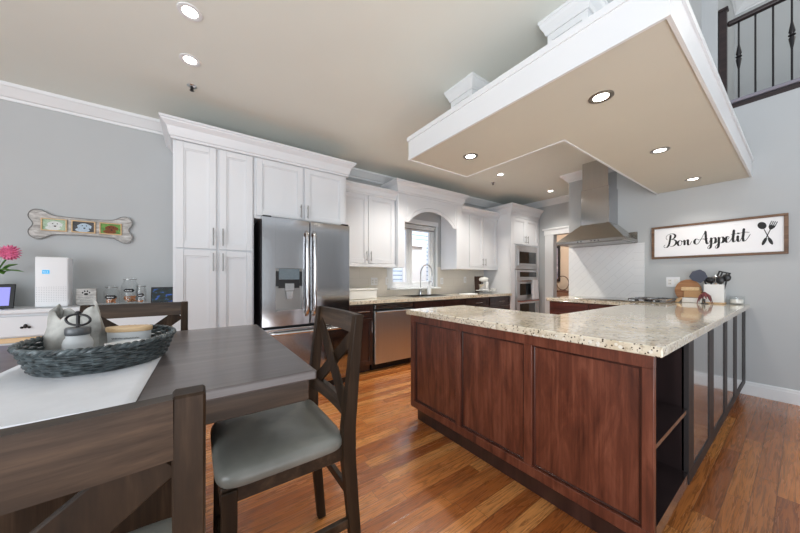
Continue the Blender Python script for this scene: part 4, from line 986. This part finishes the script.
# ------------------------------------------------------------------ far room glimpsed through the doorway
t = thing('framed_picture', 'lilac abstract picture in a black frame in the far room', 'picture', (8.97, 4.83, 1.1))
MB().box(8.96, 8.985, 4.32, 5.34, 1.16, 2.12).build('print', M['artwork'], t)
b = MB()
for (p0, p1, q0, q1) in ((4.26, 4.32, 1.10, 2.18), (5.34, 5.40, 1.10, 2.18), (4.32, 5.34, 1.10, 1.16), (4.32, 5.34, 2.12, 2.18)): b.box(8.945, 8.99, p0, p1, q0, q1, 0.004)
b.build('frame', M['iron'], t)
t = thing('console_table', 'brown console table against the beige wall of the far room', 'table', (8.75, 4.0, 0))
MB().box(8.5, 8.98, 3.3, 4.9, 0.80, 0.84, 0.004).build('table_top', M['walnut'], t)
for (x, y) in ((8.54, 3.34), (8.54, 4.86), (8.94, 3.34), (8.94, 4.86)): MB().box(x - 0.025, x + 0.025, y - 0.025, y + 0.025, 0, 0.80).build('leg', M['walnut'], t)
t = thing('potted_plant', 'small leafy plant in a clay pot on the far room console', 'plant', (8.7, 4.36, 0.84))
MB().lathe([(0, 0), (0.06, 0), (0.08, 0.14), (0.07, 0.14), (0, 0.12)], (8.7, 4.36, 0.841), 18).build('pot', M['terracotta'], t, True)
b = MB()
for k in range(26):
    a = k * 2.4; r = 0.05 + 0.09 * random.random(); z = 1.0 + 0.18 * random.random()
    b.tube([(8.7, 4.36, 0.97), (8.7 + r * 0.6 * math.cos(a), 4.36 + r * 0.6 * math.sin(a), z), (8.7 + r * math.cos(a), 4.36 + r * math.sin(a), z + 0.02)], [0.006, 0.028, 0.003], 5, flat=0.25)
b.build('foliage', M['leaf'], t, True)
t = thing('hoop_ornament', 'dark hoop ornament on the far room console beside the plant', 'ornament', (8.7, 4.06, 0.84))
MB().tube([(8.7, 4.06 + 0.17 * math.cos(2 * PI * k / 32), 1.06 + 0.2 * math.sin(2 * PI * k / 32)) for k in range(32)], 0.012, 8, closed=True).build('hoop', M['walnut'], t, True)
MB().box(8.64, 8.76, 3.98, 4.14, 0.841, 0.862, 0.003).build('base', M['walnut'], t)
dfl = bpy.data.lights.new('far_room_lamp', 'POINT'); dfl.energy = 40; dfl.color = (1, 0.94, 0.86); dfl.shadow_soft_size = 0.15
o = bpy.data.objects.new('far_room_lamp', dfl); C.objects.link(o); o.location = (7.4, 4.0, 2.4)
dfl = bpy.data.lights.new('upper_hall_lamp', 'POINT'); dfl.energy = 12; dfl.color = (1, 0.93, 0.85); dfl.shadow_soft_size = 0.15
o = bpy.data.objects.new('upper_hall_lamp', dfl); C.objects.link(o); o.location = (5.4, -1.5, 4.7)

# ------------------------------------------------------------------ sideboard on the left wall
t = thing('sideboard', 'long white built-in sideboard along the left wall', 'sideboard', (-1.0, 3.6, 0))
MB().box(-2.4, -0.17, 3.40, YB, 0.10, 0.935).box(-2.35, -0.2, 3.46, YB, 0, 0.10).build('carcass', M['white'], t)
MB().box(-2.42, -0.168, 3.365, YB, 0.935, 0.968, 0.006, 2).build('top', M['white'], t)
tf = face_ny(3.40)
for k, (a0, a1) in enumerate(((-1.42, -0.72), (-0.71, -0.185), (-2.13, -1.43))):
    d = MB(tf).box(a0, a1, 0, 0.02, 0.765, 0.915, 0.004).build('drawer', M['white'], t)
    ac = (a0 + a1) / 2 + (0.03 if k == 0 else 0)
    if k == 1: continue
    kn = MB(tf)
    for s_ in (-1, 1): kn.ball((ac + s_ * 0.018, 0.03, 0.832), 0.009, 0.008, 0.009, 10)
    kn.ball((ac, 0.03, 0.842), 0.011, 0.009, 0.016, 10); kn.cyl((ac, 0.018, 0.84), (ac, 0.03, 0.84), 0.004, 8)
    kn.build('drawer_knob', M['iron'], d, True)
MB(tf).box(-2.4, -0.17, 0, 0.016, 0.72, 0.757, 0.003).build('wooden_rail', M['oak'], t)['label'] = 'light wood rail under the white drawers'
for (a0, a1) in ((-2.38, -1.65), (-1.64, -0.91), (-0.90, -0.185)): door_panel(tf, a0, a1, 0.115, 0.712).build('door', M['white'], t)

SZ = 0.9685
t = thing('air_purifier', 'tall white air purifier tower with a blue display on the sideboard', 'air purifier', (-0.945, 3.55, SZ))
MB().box(-1.03, -0.852, 3.48, 3.60, SZ, 1.37, 0.01, 3).build('housing', M['plastic'], t, True)
MB().box(-0.99, -0.952, 3.4775, 3.4825, 1.235, 1.265).build('display', M['bluescreen'], t)
b = MB()
for j in range(9):
    for i in range(13): b.box(-1.022 + i * 0.0128, -1.016 + i * 0.0128, 3.4788, 3.481, 1.015 + j * 0.014, 1.019 + j * 0.014)
o = b.build('grille', M['grille'], t); o['kind'] = 'stuff'
b = MB(); script(b, [[(0, 0), (0.3, 0.0), (0.3, 0.4), (0, 0.4), (0, 0)], [(0.5, 0.4), (0.5, 0.0)], [(0.7, 0.4), (0.95, 0.4), (0.95, 0), (0.7, 0)]], (-0.983, 1.245), 0.022, 0.06, 0.08, lambda a, z, d: (a, 3.4775 - d, z), 0.0006)
b.build('display_digits', M['paper'], t)

def squiggle(x0, x1, z, h, place, mat, name, parent, w=0.1, seedv=1):
    random.seed(seedv); pts = []; x = 0.0; L = (x1 - x0) / h; k = 0
    while x < L: pts.append((x, (0.5 if k % 2 else 0) + random.uniform(-0.15, 0.15))); x += random.uniform(0.22, 0.42); k += 1
    b = MB(); script(b, [pts], (x0, z), h, w, w * 1.6, place, 0.0006); b.build(name, mat, parent)
t = thing('paw_sign', 'small white block sign with a black paw print on the sideboard', 'sign', (-0.765, 3.55, SZ))
MB().box(-0.825, -0.703, 3.54, 3.575, SZ, 1.112, 0.003).build('block', M['distressed'], t)
b = MB(); pc = (-0.764, 1.075); el = lambda cx_, cz_, rx, rz: [(cx_ + rx * math.cos(2 * PI * k / 16), cz_ + rz * math.sin(2 * PI * k / 16)) for k in range(16)]
put = lambda u, v, d: (u, 3.54 - d, v)
b.prism(el(pc[0], pc[1] - 0.01, 0.013, 0.010), 0, 0.0008, put)
for (dx, dz) in ((-0.02, 0.002), (-0.008, 0.014), (0.008, 0.014), (0.02, 0.002)): b.prism(el(pc[0] + dx, pc[1] + dz, 0.0055, 0.0075), 0, 0.0008, put)
b.build('paw_print', M['ink'], t)
plc = lambda a, z, d: (a, 3.54 - d, z)
squiggle(-0.812, -0.716, 1.033, 0.012, plc, M['greyink'], 'script_line', t, 0.14, 3)
squiggle(-0.80, -0.726, 1.008, 0.012, plc, M['greyink'], 'script_line', t, 0.14, 4)

def jar(x, y, r, h, neck, fill, label, fm, plate, sq=False):
    t = thing('glass_jar', label, 'jar', (x, y, SZ), group='glass treat jars on the sideboard')
    MB().lathe([(0, 0), (r * 0.96, 0), (r, 0.012), (r, h * 0.68), (neck, h * 0.86), (neck, h * 0.92), (neck - 0.004, h * 0.92), (neck - 0.004, h * 0.86), (r - 0.005, h * 0.67), (r - 0.005, 0.014), (0, 0.01)], (x, y, SZ), 28).build('jar_body', M['glass'], t, True)
    MB().lathe([(0, h * 0.925), (neck + 0.006, h * 0.925), (neck + 0.006, h * 0.985), (neck * 0.7, h), (0, h)], (x, y, SZ), 28).build('lid', M['glass'], t, True)
    MB().tube([(x + (neck + 0.004) * math.cos(2 * PI * k / 24), y + (neck + 0.004) * math.sin(2 * PI * k / 24), SZ + h * 0.915) for k in range(24)], 0.003, 6, closed=True).build('wire_clasp', M['nickel'], t, True)
    random.seed(int(r * 1e4)); 
    b = MB(); k = 0; zz = 0.022
    while zz < fill:
        for j in range(6):
            a = random.random() * 6.28; rr = (r - 0.024) * (0.5 + 0.5 * random.random())
            p = Vector((x + rr * math.cos(a), y + rr * math.sin(a), SZ + zz)); d = Vector((random.uniform(-1, 1), random.uniform(-1, 1), random.uniform(-0.3, 0.3))).normalized() * 0.011
            b.tube([p - d, p, p + d], [0.007, 0.005, 0.007], 6)
        zz += 0.013
    o = b.build('treats', fm, t); o['kind'] = 'stuff'
    pw, pz = plate; zc = SZ + pz
    oct_ = [(-pw, -0.006), (-pw + 0.008, -0.016), (pw - 0.008, -0.016), (pw, -0.006), (pw, 0.006), (pw - 0.008, 0.016), (-pw + 0.008, 0.016), (-pw, 0.006)]
    arcf = lambda u, v, d: (x + (r + 0.0005 + d) * math.sin(u / r), y - (r + 0.0005 + d) * math.cos(u / r), zc + v)
    fine = []
    for i in range(len(oct_)):
        (a0, b0), (a1, b1) = oct_[i], oct_[(i + 1) % len(oct_)]
        for s_ in range(6): fine.append((a0 + (a1 - a0) * s_ / 6, b0 + (b1 - b0) * s_ / 6))
    lb = MB().grid(15, 3, lambda u, v: arcf((u * 2 - 1) * pw, (v * 2 - 1) * (0.016 if 0.08 < u < 0.92 else 0.008), 0.0)).build('name_plate', M['chalk'], t)
    random.seed(2); squiggle(-pw * 0.6, pw * 0.6, -0.005, 0.011, lambda a, z, d: arcf(a, z, d + 0.0006), M['paper'], 'chalk_script', lb, 0.14, int(r * 1000))
jar(-0.605, 3.53, 0.054, 0.165, 0.036, 0.05, 'squat glass jar with a black name plate beside the paw sign', M['biscuit'], (0.04, 0.068))
jar(-0.497, 3.60, 0.062, 0.24, 0.042, 0.065, 'tallest glass jar with a clamp lid, middle of the three', M['biscuit'], (0.038, 0.12))
jar(-0.412, 3.52, 0.038, 0.17, 0.03, 0.03, 'slim glass jar nearly empty, right of the tallest jar', M['biscuit'], (0.024, 0.078))

def tablet(name, label, cat, x0, x1, y, z1, lean, rim, scr, mat_scr):
    t = thing(name, label, cat, ((x0 + x1) / 2, y, SZ))
    tl = lambda a, o, z: (a, y - o + (z - SZ) * lean, z)
    MB(tl).box(x0, x1, 0, 0.012, SZ + 0.002, z1, 0.003).build('frame', rim, t)
    s_ = scr; MB(tl).box(x0 + s_, x1 - s_, 0.011, 0.0135, SZ + s_, z1 - s_).build('screen', mat_scr, t)
    MB().bar(((x0 + x1) / 2, y + 0.03, SZ + (z1 - SZ) * 0.6), ((x0 + x1) / 2, y + 0.09, SZ + 0.005), 0.05, 0.004, (0, 1, 0)).build('stand', rim, t)
tablet('smart_display', 'dark tablet display leaning beside the pantry on the sideboard', 'display', -0.345, -0.178, 3.53, 1.115, 0.25, M['iron'], 0.008, M['screen'])
tablet('digital_photo_frame', 'black framed digital photo frame with a lilac screen under the flower', 'photo frame', -1.34, -1.135, 3.50, 1.155, 0.2, M['black'], 0.024, M['lilacscreen'])
# pink flower
t = thing('flower_vase', 'white vase with a pink dahlia and green leaves at the left edge', 'flower', (-1.22, 3.64, SZ))
MB().lathe([(0, 0), (0.04, 0), (0.055, 0.05), (0.05, 0.12), (0.025, 0.18), (0.03, 0.2), (0.022, 0.2), (0.02, 0.17), (0, 0.1)], (-1.30, 3.68, SZ), 20).build('vase', M['porcelain'], t, True)
fcn = Vector((-1.185, 3.60, 1.40))
MB().tube(catmull([(-1.30, 3.68, 1.10), (-1.27, 3.66, 1.25), (-1.2, 3.61, 1.37)], 5), 0.005, 6).build('stem', M['leaf'], t, True)
b = MB()
for ring, (cnt, ln, el_) in enumerate(((18, 0.062, -0.15), (18, 0.064, 0.2), (16, 0.06, 0.55), (12, 0.052, 0.9), (7, 0.045, 1.25))):
    for k in range(cnt):
        a = 2 * PI * k / cnt + ring * 0.3
        d = Vector((math.cos(a) * math.cos(el_), -math.sin(el_) * 1.0 - 0.25, math.sin(a) * math.cos(el_))).normalized()
        b.tube([fcn, fcn + d * ln * 0.55, fcn + d * ln * 0.85, fcn + d * ln], [0.004, 0.012, 0.010, 0.003], 6, flat=0.5)
b.build('blossom', M['pink'], t, True)
b = MB()
for k, (dx, dy, dz) in enumerate(((0.07, -0.06, -0.05), (-0.05, -0.05, -0.03), (0.09, -0.02, -0.11), (-0.08, -0.04, -0.09), (0.03, -0.08, -0.1), (0.0, -0.06, -0.13))):
    p0 = Vector((-1.265, 3.65, 1.24)); p = Vector((-1.20 + dx, 3.60 + dy, 1.36 + dz))
    b.tube([p0, (p0 + p) / 2 + Vector((0, 0, 0.02)), p * 0.7 + p0 * 0.3 + Vector((0, 0, 0.015)), p], [0.003, 0.016, 0.022, 0.002], 6, flat=0.3)
b.build('leaves', M['leaf'], t, True)

# ------------------------------------------------------------------ bone shaped picture frame
t = thing('bone_picture_frame', 'whitewashed bone-shaped wooden frame with three dog photos on the left wall', 'photo frame', (-0.82, 3.77, 1.53))
zc = 1.66
half = [(-0.0, 0.078), (0.12, 0.08), (0.19, 0.088), (0.225, 0.108), (0.255, 0.126), (0.285, 0.128), (0.312, 0.11), (0.325, 0.08), (0.322, 0.05), (0.308, 0.025), (0.30, 0.0)]
rt = [(x, z) for x, z in half]; full = rt + [(x, -z) for x, z in half[-2::-1]]
full = full + [(-x, -z) for x, z in half[1:]] + [(-x, z) for x, z in half[-2:0:-1]]
fs = catmull([(x, z, 0) for x, z in full] + [(full[0][0], full[0][1], 0)], 4)[:-1]
fs = [p for i, p in enumerate(fs) if (p - fs[i - 1]).length > 1e-4]
bn = MB().prism([(-0.825 + p.x, zc + p.y) for p in fs], 3.756, 3.778, f_xz)
bn.build('bone_board', M['distressed'], t)
rim_pts = [(-0.825 + p.x * 0.985, 3.754, zc + p.y * 0.96) for p in fs]
MB().tube(rim_pts, 0.003, 5, closed=True).build('edge_line', M['greyink'], t)
for (x0, x1, mp, fur) in ((-1.075, -0.925, M['dogwhite'], M['furwhite']), (-0.90, -0.75, M['dogblue'], M['furgrey']), (-0.725, -0.575, M['doggreen'], M['furbrown'])):
    b = MB()
    for (p0, p1, q0, q1) in ((x0, x0 + 0.009, 1.607, 1.715), (x1 - 0.009, x1, 1.607, 1.715), (x0, x1, 1.607, 1.616), (x0, x1, 1.706, 1.715)): b.box(p0, p1, 3.744, 3.757, q0, q1, 0.002)
    f = b.build('photo_frame', M['oak'], t)
    ph = MB().box(x0 + 0.008, x1 - 0.008, 3.752, 3.756, 1.615, 1.707).build('photo', mp, f)
    cx_ = (x0 + x1) / 2 + 0.005; b = MB(); put = lambda u, v, d: (u, 3.752 - d, v)
    b.prism(el(cx_, 1.664, 0.034, 0.03), 0, 0.0006, put); b.prism(el(cx_ - 0.012, 1.633, 0.045, 0.018), 0, 0.0007, put)
    for s_ in (-1, 1): b.prism([(cx_ + s_ * 0.02, 1.69), (cx_ + s_ * 0.045, 1.672), (cx_ + s_ * 0.04, 1.645), (cx_ + s_ * 0.024, 1.66)], 0, 0.0008, put)
    b.build('pictured_dog', fur, t)
    b = MB(); b.prism(el(cx_, 1.65, 0.007, 0.006), 0, 0.0015, put)
    for s_ in (-1, 1): b.prism(el(cx_ + s_ * 0.013, 1.672, 0.004, 0.004), 0, 0.0015, put)
    b.build('pictured_face', M['ink'], t)

# ------------------------------------------------------------------ dining table
TXL, TXR, TYN, TYF, TZ = -0.83, 0.312, 0.893, 2.0, 0.91
t = thing('dining_table', 'dark grey-brown counter height square dining table', 'table', ((TXL + TXR) / 2, 1.45, 0))
MB().box(TXL, TXR, TYN, TYF, TZ - 0.03, TZ, 0.005, 2).build('table_top', M['table'], t)
b = MB(); e = 0.018
for (p0, p1, q0, q1) in ((TXL + e, TXR - e, TYN + e, TYN + e + 0.022), (TXL + e, TXR - e, TYF - e - 0.022, TYF - e), (TXL + e, TXL + e + 0.022, TYN + e, TYF - e), (TXR - e - 0.022, TXR - e, TYN + e, TYF - e)): b.box(p0, p1, q0, q1, 0.812, TZ - 0.03, 0.003)
b.build('apron', M['chair_h'], t)
ped = MB().box(-0.53, 0.005, 1.17, 1.67, 0.06, TZ - 0.031, 0.004).box(-0.54, 0.02, 1.15, 1.685, 0.0, 0.06, 0.004).build('pedestal', M['chair'], t)

# ------------------------------------------------------------------ chairs (front is +Y in their own frame)
def make_chair(label):
    t = thing('dining_chair', label, 'chair', (0, 0, 0), group='counter height dining chairs round the table')
    W = 0.205
    for s_ in (-1, 1):
        poly = [(-0.272, 0.0), (-0.235, 0.0), (-0.182, 0.52), (-0.182, 0.64), (-0.232, 1.06), (-0.266, 1.06), (-0.232, 0.64), (-0.232, 0.52)]
        MB().prism(poly, s_ * W - 0.017, s_ * W + 0.017, lambda u, v, d: (d, u, v), 0.003).build('rear_post', M['chair'], t, local=True)
        lg = MB(); lg.bar((s_ * 0.195, 0.185, 0.0), (s_ * 0.195, 0.18, 0.56), 0.042, 0.042, (0, 1, 0), 0.003).build('front_leg', M['chair'], t, local=True)
        MB().bar((s_ * 0.197, -0.225, 0.27), (s_ * 0.197, 0.18, 0.27), 0.02, 0.035, bev=0.002).build('stretcher', M['chair_h'], t, local=True)
    MB().bar((-0.19, -0.23, 0.36), (0.19, -0.23, 0.36), 0.02, 0.035, bev=0.002).build('stretcher', M['chair_h'], t, local=True)
    MB().bar((-0.19, 0.183, 0.21), (0.19, 0.183, 0.21), 0.024, 0.045, bev=0.002).build('foot_rail', M['chair_h'], t, local=True)
    MB().box(-0.205, 0.205, -0.19, 0.205, 0.515, 0.572, 0.004).build('seat_frame', M['chair_h'], t, local=True)
    def cush(u, v):
        # rounded pad: angle u around, v from rim bottom over the top
        a = 2 * PI * u; sx, sy = math.cos(a), math.sin(a); p = 0.28
        ex = math.copysign(abs(sx) ** p, sx); ey = math.copysign(abs(sy) ** p, sy)
        k = [1.0, 1.02, 1.02, 0.985, 0.93, 0.8, 0.55, 0.25, 0.0][min(8, int(round(v * 8)))]
        z = [0.570, 0.578, 0.598, 0.612, 0.620, 0.627, 0.632, 0.634, 0.6345][min(8, int(round(v * 8)))]
        return (ex * 0.222 * k, 0.008 + ey * 0.205 * k, z)
    MB().grid(56, 9, cush, True).build('seat_cushion', M['leather'], t, True, local=True)
    def yb(z): return -0.207 - (z - 0.64) * (0.05 / 0.42)
    def rail(z0, z1, th, bow):
        b = MB(); n_ = 12; bm = bmesh.new(); R_ = []
        for i in range(n_ + 1):
            x = -0.19 + 0.38 * i / n_; bw = -bow * (1 - (x / 0.19) ** 2)
            R_.append([bm.verts.new((x, yb(z) + bw + dy, z)) for (z, dy) in ((z0, -th / 2), (z0, th / 2), (z1, th / 2), (z1, -th / 2))])
        for A, B in zip(R_, R_[1:]):
            for k in range(4): bm.faces.new((A[k], A[(k + 1) % 4], B[(k + 1) % 4], B[k]))
        bm.faces.new(R_[0]); bm.faces.new(R_[-1][::-1]); return b._add(bm)
    rail(0.983, 1.058, 0.022, 0.012).build('top_rail', M['chair_h'], t, False, local=True)
    rail(0.665, 0.72, 0.022, 0.012).build('lower_rail', M['chair_h'], t, False, local=True)
    for s_ in (-1, 1):
        p = Vector((-0.178 * s_, yb(0.70) + 0.0055 * s_, 0.70)); q = Vector((0.178 * s_, yb(0.985) + 0.0055 * s_, 0.985))
        MB().bar(p, q, 0.06, 0.010, (0, 1, 0.12), 0.002).build('cross_brace', M['chair'], t, local=True)
    return t
ch = make_chair('dark wooden chair at the right end of the table with its seat in full view')
ch.location = (0.262, 1.205, 0); ch.rotation_euler = (0, 0, PI / 2)
c2 = copy_tree(ch); c2['label'] = 'dark wooden chair in the near left corner, back towards the camera'
c2.location = (-0.212, 0.694, 0); c2.rotation_euler = (0, 0, 0)
c3 = copy_tree(ch); c3['label'] = 'dark wooden chair on the far side of the table before the sideboard'
c3.location = (-0.262, 1.905, 0); c3.rotation_euler = (0, 0, PI)

# ------------------------------------------------------------------ runner, basket tray and what it holds
def runner(u, v):
    x = -0.465 + 0.376 * u - 0.026 * (1 - v); y = TYN - 0.04 + (TYF - TYN + 0.08) * v; z = TZ + 0.0025 + 0.0008 * math.sin(x * 60 + y * 9)
    if y < TYN: z -= (TYN - y) * 1.6; y = TYN - 0.008
    if y > TYF: z -= (y - TYF) * 1.6; y = TYF + 0.008
    return (x, y, z)
o = MB().grid(16, 60, runner).build('table_runner', M['cloth'], None, True); md = o.modifiers.new('thick', 'SOLIDIFY'); md.thickness = 0.002; md.offset = 1.0
tag(o, 'white cloth runner laid across the dining table under the basket', 'table runner')
BX, BYc, BZ = -0.258, 1.405, TZ + 0.0055
t = thing('wicker_basket', 'grey oval wicker tray basket in the middle of the dining table', 'basket', (BX, BYc, BZ))
H = 0.072
def bw(f, a, wob=0.0):
    rx = 0.162 + 0.024 * f + wob; ry = 0.178 + 0.052 * f + wob
    return (BX + rx * math.cos(a), BYc + ry * math.sin(a), BZ + 0.006 + H * f)
b = MB(); ns = 46; rows = 9
for r in range(rows):
    f = (r + 0.5) / rows; pts = []
    for k in range(ns * 4):
        a = 2 * PI * k / (ns * 4); pts.append(bw(f, a, 0.0035 * math.sin(ns * a / 2 + (PI if r % 2 else 0))))
    b.tube(pts, 0.0046, 5, closed=True)
b.build('woven_wall', M['wicker'], t, True)
b = MB()
for k in range(ns):
    a = 2 * PI * k / ns; b.tube([bw(0.0, a), bw(0.5, a), bw(1.0, a)], 0.003, 5)
b.build('stakes', M['wicker'], t, True)
b = MB()
for ph in (0, PI):
    b.tube([(lambda p: (p[0], p[1], p[2] + 0.004 * math.sin(30 * 2 * PI * k / 240 + ph)))(bw(1.03, 2 * PI * k / 240, 0.004 * math.cos(30 * 2 * PI * k / 240 + ph))) for k in range(240)], 0.0055, 6, closed=True)
b.build('braided_rim', M['wicker'], t, True)
MB().lathe([(0, 0.0), (1, 0.0), (1, 0.007), (0, 0.007)], (BX, BYc, BZ), 40, 0.163, 0.179).build('base', M['wicker'], t)
ZB = BZ + 0.0075
# canister jar with an oval ring on its lid
jx, jy = -0.315, 1.375
t = thing('lidded_canister', 'clear glass canister with a grey lid topped by an oval ring, in the basket', 'jar', (jx, jy, ZB))
MB().lathe([(0, 0), (0.031, 0), (0.034, 0.008), (0.035, 0.066), (0.032, 0.078), (0.027, 0.085), (0.027, 0.092), (0, 0.092)], (jx, jy, ZB), 30).build('jar_body', M['concrete'], t, True)
MB().lathe([(0, 0.0925), (0.028, 0.0925), (0.03, 0.096), (0.03, 0.113), (0.027, 0.117), (0, 0.118)], (jx, jy, ZB), 30).build('lid', M['lidgrey'], t, True)
ca, sa = math.cos(-0.62), math.sin(-0.62)
ringp = [(jx + 0.04 * math.cos(2 * PI * k / 32) * ca, jy + 0.04 * math.cos(2 * PI * k / 32) * sa, ZB + 0.141 + 0.018 * math.sin(2 * PI * k / 32)) for k in range(32)]
MB().tube(ringp, 0.0036, 8, closed=True).build('oval_ring', M['iron'], t, True)
MB().cyl((jx, jy, ZB + 0.118), (jx, jy, ZB + 0.16), 0.005, 10).ball((jx, jy, ZB + 0.163), 0.008, 0.008, 0.007, 12).build('ring_post', M['iron'], t, True)
# cloth pouch with peaked corners
def pouch():
    b = MB(); cx_, cy_ = -0.345, 1.48
    def f(u, v):
        a = 2 * PI * u; c, s_ = math.cos(a), math.sin(a)
        ex = math.copysign(abs(c) ** 0.7, c); ey = math.copysign(abs(s_) ** 0.7, s_)
        wv = 1 - 0.30 * v ** 1.5 + 0.10 * math.sin(5 * a + 3 * v) * v + 0.05 * math.sin(11 * a - 5 * v)
        x = cx_ + (0.090 * ex * wv); y = cy_ + 0.048 * ey * (1 - 0.55 * v)
        peak = 0.024 * abs(c) ** 5 - 0.012 * (1 - abs(c))
        z = ZB + 0.002 + v * (0.160 + peak) + 0.009 * math.sin(7 * a + 6 * v) * v + (0.012 * math.sin(a + 0.6) * v)
        ca, sa = math.cos(-0.5), math.sin(-0.5)
        dx, dy = x - cx_, y - cy_
        return (cx_ + dx * ca - dy * sa, cy_ + dx * sa + dy * ca, z)
    return b.grid(48, 16, f, True)
t = thing('cloth_pouch', 'crumpled grey and white cloth pouch with peaked corners behind the canister', 'pouch', (-0.345, 1.48, ZB))
o = pouch().build('pouch_body', M['linen'], t, True); md = o.modifiers.new('thick', 'SOLIDIFY'); md.thickness = 0.002
# oval candle with wooden lid
kx, ky = -0.198, 1.425
t = thing('lidded_candle', 'pale oval candle pot with a wooden lid in the basket', 'candle', (kx, ky, ZB))
ca, sa = math.cos(-0.30), math.sin(-0.30)
def oval(prof):
    b = MB(lambda x, y, z: (kx + x * ca - y * sa, ky + x * sa + y * ca, ZB + z)); return b.lathe(prof, (0, 0, 0), 40, 1.0, 0.5)
oval([(0, 0), (0.055, 0), (0.06, 0.008), (0.064, 0.085), (0.06, 0.085), (0.057, 0.03), (0, 0.028)]).build('pot', M['concrete'], t, True)
oval([(0, 0.0855), (0.066, 0.0855), (0.068, 0.09), (0.068, 0.099), (0.066, 0.102), (0, 0.102)]).build('wooden_lid', M['oak'], t, True)
def oplace(a, z, d):
    th = a / 0.063 - PI / 2; R0 = 0.064
    x, y = (R0 + d) * math.cos(th), (R0 + d) * 0.5 * math.sin(th) - d * 0.5
    return (kx + x * ca - y * sa, ky + x * sa + y * ca, ZB + z)
squiggle(-0.042, 0.042, 0.062, 0.007, oplace, M['greyink'], 'stamped_script', t, 0.12, 9)
o = MB().box(-0.285, -0.262, 1.325, 1.348, ZB, ZB + 0.05, 0.004).build('wax_melt', M['red']); tag(o, 'tiny coral wax melt beside the canister in the basket', 'wax melt')
t = thing('white_dish', 'small white oval dish in front of the candle pot', 'dish', (-0.19, 1.325, ZB))
MB().lathe([(0, 0), (0.05, 0), (0.06, 0.03), (0.062, 0.062), (0.057, 0.062), (0.05, 0.014), (0, 0.01)], (-0.19, 1.325, ZB), 30, 0.9, 0.6).build('dish_body', M['porcelain'], t, True)
